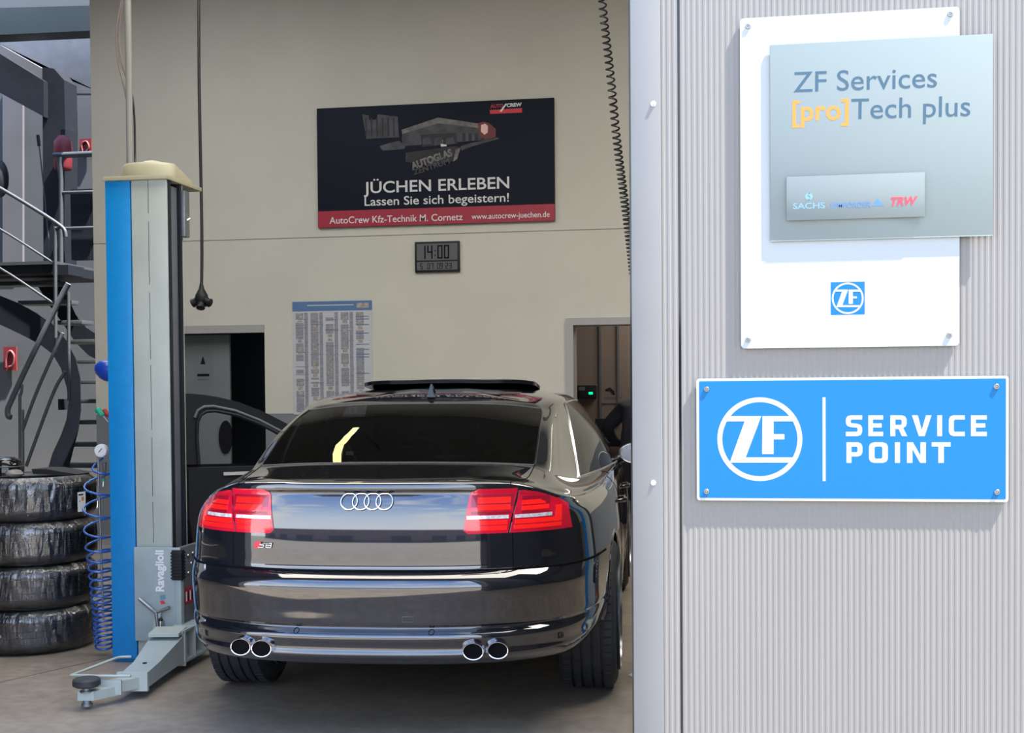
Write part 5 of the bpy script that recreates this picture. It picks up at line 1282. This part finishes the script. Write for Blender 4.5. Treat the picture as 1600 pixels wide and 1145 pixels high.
# door handles and mirror on the right side
def sidept(y, z, s=1, off=0.0):
    h, n, _, _ = BVH.ray_cast(V((2, y, z)), V((-1, 0, 0))); p = h + n * (off if n.x > 0 else -off); return V((p.x * s, p.y, p.z))
for s, y in ((1, 1.98), (1, 2.98), (-1, 1.98)):
    MB().tube([sidept(y, .80, s, -.004), sidept(y + .02, .80, s, .028), sidept(y + .19, .80, s, .028), sidept(y + .21, .80, s, -.004)], [.010, .012, .012, .010], 8).build('door_handle', M['paint'], car, 60)
def mirror(c, s, parent, rot=0.0):
    mt_ = Matrix.Translation(c) @ Matrix.Rotation(rot, 4, 'Z'); mb = MB()
    mb.ball((0, 0.02, 0), .105, .07, .068, 20, 12); mb.v = [tuple(mt_ @ V((x, max(y, -.025), z))) for x, y, z in mb.v]; o = mb.build('wing_mirror', M['paint'], parent, 50)
    g_ = MB(); n = 24; g_.lathe([(0, 0), (1, 0)], n); g_.v = [tuple(mt_ @ V((x * .092, -.0265, y * .058))) for x, y, z in g_.v]; g_.build('mirror_glass', M['rim'], o)
    g_ = MB(); g_.tube([mt_ @ V((.096 * math.cos(2 * math.pi * i / 28), -.025, .061 * math.sin(2 * math.pi * i / 28))) for i in range(28)], .0035, 6, closed=True); g_.build('mirror_rim', M['alu'], o, 80)
    g_ = MB(); g_.tube([mt_ @ V((-s * .08, .02, -.03)), mt_ @ V((-s * .15, .03, -.055))], [.03, .022], 10); g_.build('mirror_arm', M['paint'], o, 60)
mirror(V((1.00, 3.30, .985)), 1, car)
# open front left door
DA = 57
hinge = V((-.93, 3.72, 0)); dd_ = V((-math.sin(R(DA)), -math.cos(R(DA)), 0)); dn = V((-dd_.y, dd_.x, 0))   # dn towards the car's inside/back
mtd = Matrix((( dd_.x, dn.x, 0, hinge.x), (dd_.y, dn.y, 0, hinge.y), (0, 0, 1, 0), (0, 0, 0, 1)))
def dprism(outline, y0, y1, name, m_, parent=car, smooth=40):
    mb = MB(); mb.prism(outline, y1 - y0, Matrix.Translation((0, y0, 0))); mb.v = [tuple(mtd @ V(v)) for v in mb.v]; o = mb.build(name, m_, parent, smooth); return o
lowd = [(0, .30), (1.02, .30), (1.10, .36), (1.135, .55), (1.14, .80), (1.12, .93), (0, .915)]
od = dprism(lowd, -.03, .0, 'front_door', M['paint']); 
dprism([(.04, .34), (1.00, .34), (1.07, .40), (1.10, .60), (1.10, .91), (.04, .90)], .0, .055, 'door_trim', M['leather'], od)
outer = [(0.02, .92), (.20, 1.03), (.42, 1.165), (.60, 1.26), (.78, 1.33), (.95, 1.37), (1.10, 1.385), (1.15, 1.383), (1.16, 1.33), (1.150, 1.15), (1.13, 1.0), (1.12, .93)]
inner = [(1.035, .93), (1.045, 1.10), (1.04, 1.20), (1.02, 1.245), (.98, 1.268), (.92, 1.27), (.78, 1.24), (.62, 1.175), (.44, 1.08), (.25, .97), (.19, .93)]
def band(o1, i1, y0, y1, name, m_, parent):
    n = 22
    def res_(P):
        L = [0]
        for a, b in zip(P, P[1:]): L.append(L[-1] + math.dist(a, b))
        out = []
        for k in range(n + 1):
            t = L[-1] * k / n; i = max(q_ for q_ in range(len(P)) if L[q_] <= t + 1e-9); i = min(i, len(P) - 2); f = (t - L[i]) / (L[i + 1] - L[i]); out.append((lerp(P[i][0], P[i + 1][0], f), lerp(P[i][1], P[i + 1][1], f)))
        return out
    A1_, B1_ = res_(o1), res_(i1[::-1]); mb = MB()
    for (a, b), (c, d) in zip(A1_, B1_):
        for yy in (y0, y1): mb.v.append(tuple(mtd @ V((a, yy, b)))); mb.v.append(tuple(mtd @ V((c, yy, d))))
    for k in range(n):
        a = 4 * k; b = a + 4; mb.f += [(a, b, b + 1, a + 1), (a + 2, a + 3, b + 3, b + 2), (a, a + 2, b + 2, b), (a + 1, b + 1, b + 3, a + 3)]
    mb.mi = [0] * len(mb.f); return mb.build(name, m_, parent, 40)
band(outer, inner, -.02, .03, 'window_frame', M['plastic'], od)
sl = [(x - .005 if x > .6 else x + .0, z) for x, z in inner]
MB().tube([mtd @ V((x, .032, z)) for x, z in sl], .012, 8).build('door_seal', M['plastic'], od, 80)
MB().tube([mtd @ V((x + .012, .034, z + .030)) for x, z in inner[2:-1]], .010, 8).build('door_seal', M['darkgreymetal'], od, 80)
dprism([(.62, .855), (.88, .855), (.88, .875), (.62, .875)], .055, .066, 'door_pull', mat('pale_door_pull', (.5, .5, .5), .4), od)
dprism([(.30, .60), (.95, .66), (.95, .73), (.30, .68)], .055, .10, 'armrest', M['leather'], od)
mc = mtd @ V((.24, -.13, .985)); 
mm_ = MB(); mm_.ball((0, 0, 0), .105, .060, .070, 20, 12); mm_.v = [tuple(Matrix.Translation(mc) @ Matrix.Rotation(R(-DA), 4, 'Z') @ V(v)) for v in mm_.v]; mm_.build('wing_mirror', M['paint'], od, 60)
# place the car
car.location = (-1.3634, 4.7123, 0.0); car.rotation_euler = (0, 0, R(3.324))

# unseen lamps added so their reflections streak the car's rear glass and pillar
sl_ = empty('window_streak_lamp', (-2.9, 8.8, 4.5), 'unseen warm strip lamp, added and bent for its streak in the rear window', 'lamp')
MB().tube(spline([V((-2.816, 8.15, 4.50)), V((-2.840, 8.5, 4.50)), V((-2.895, 8.9, 4.50)), V((-2.975, 9.35, 4.50))], 5), .022, 10).build('tube', M['lampwarm'], sl_, 60)
MB().tube(spline([V((-2.816, 8.15, 4.545)), V((-2.840, 8.5, 4.545)), V((-2.895, 8.9, 4.545)), V((-2.975, 9.35, 4.545))], 5), .025, 8).build('housing', M['steel'], sl_, 60)
for p in ((-2.84, 8.5), (-2.96, 9.25)): MB().tube([V((*p, 4.53)), V((*p, 5.6))], .006, 6).build('hanger', M['steel'], sl_)
wl_ = empty('pillar_streak_lamp', (1.2, BY, 2.9), 'unseen bright tube lamp added on the back wall for the streak on the car pillar', 'lamp')
MB().tube([V((.40, BY - .09, 2.95)), V((1.95, BY - .09, 2.82))], .013, 10).build('tube', M['lamp'], wl_, 60)
MB().box(.38, 1.98, BY - .05, BY, 2.80, 2.96).build('housing', M['steel'], wl_)

# person in the back room, bent over the desk
PB = at(996, 690, 12.86)
pr = empty('person', (PB.x, 12.86, 0), 'person in dark navy clothes leaning over the desk in the right doorway', 'person')
def skin_fig(name, verts, edges, radii, m_, parent, levels=2):
    me = bpy.data.meshes.new(name); me.from_pydata([tuple(v) for v in verts], edges, []); o = bpy.data.objects.new(name, me); COL.objects.link(o)
    md = o.modifiers.new('s', 'SKIN'); md.use_smooth_shade = True
    for i, sv in enumerate(me.skin_vertices[0].data): sv.radius = radii[i] if isinstance(radii[i], tuple) else (radii[i], radii[i]); sv.use_root = (i == 0)
    sb = o.modifiers.new('b', 'SUBSURF'); sb.levels = levels; sb.render_levels = levels
    dg = bpy.context.evaluated_depsgraph_get(); m2 = bpy.data.meshes.new_from_object(o.evaluated_get(dg)); bpy.data.objects.remove(o)
    m2.materials.clear(); m2.materials.append(m_); m2.polygons.foreach_set('use_smooth', [True] * len(m2.polygons))
    o2 = bpy.data.objects.new(name, m2); COL.objects.link(o2); return setp(o2, parent)
bx, by = PB.x, 12.86
X = lambda x, y, z: (bx + x, by + y, z)
body_v = [X(0, 0, .90), X(0, .06, 1.00), X(0, .16, 1.10), X(0, .28, 1.18), X(0, .36, 1.22), X(.0, .44, 1.27),
          X(-.17, .29, 1.17), X(-.34, .28, 1.00), X(-.28, .46, .86), X(-.20, .58, .82), X(.17, .29, 1.17), X(.32, .30, .98), X(.26, .46, .86), X(.18, .58, .82),
          X(-.10, 0, .86), X(-.12, .03, .48), X(-.12, -.02, .09), X(-.12, .12, .05), X(.10, 0, .86), X(.12, .03, .48), X(.12, -.02, .09), X(.12, .12, .05)]
body_e = [(0, 1), (1, 2), (2, 3), (3, 4), (4, 5), (3, 6), (6, 7), (7, 8), (8, 9), (3, 10), (10, 11), (11, 12), (12, 13), (0, 14), (14, 15), (15, 16), (16, 17), (0, 18), (18, 19), (19, 20), (20, 21)]
body_r = [(.16, .13), (.16, .13), (.19, .15), (.20, .15), .085, .055, .10, .075, .050, .030, .10, .075, .040, .030, .10, .065, .05, .04, .10, .065, .05, .04]
skin_fig('body', body_v, body_e, body_r, M['navycloth'], pr)
hd = MB().ball(X(0, .52, 1.34), .075, .095, .112, 20, 14); hd.ball(X(0, .615, 1.315), .012, .018, .016, 8, 6); hd.ball(X(-.078, .52, 1.33), .010, .02, .03, 8, 6); hd.ball(X(.078, .52, 1.33), .010, .02, .03, 8, 6)
head = hd.build('head', M['skin'], pr, 80)
MB().ball(X(0, .50, 1.365), .084, .098, .108, 20, 14).build('hair', M['hair'], head, 80)
for s in (-1, 1):
    fv = [X(s * .27 if s > 0 else -.275, .47, .852), X(s * .22, .545, .828), X(s * .19, .60, .822)]; fe = [(0, 1), (1, 2)]; fr = [.038, .033, (.036, .018)]
    for q_, (ox, ln) in enumerate(((-.030, .055), (-.010, .070), (.010, .075), (.030, .065))):
        fv += [X(s * .19 + ox, .635, .822), X(s * .19 + ox * 1.1, .635 + ln * .6, .820), X(s * .19 + ox * 1.1, .635 + ln, .808)]; b0 = 3 + q_ * 3; fe += [(2, b0), (b0, b0 + 1), (b0 + 1, b0 + 2)]; fr += [.010, .009, .008]
    b0 = len(fv); fv += [X(s * .19 - s * .045, .60, .818), X(s * .19 - s * .060, .635, .812)]; fe += [(2, b0), (b0, b0 + 1)]; fr += [.011, .009]
    skin_fig('hand', fv, fe, fr, M['skin'], pr)
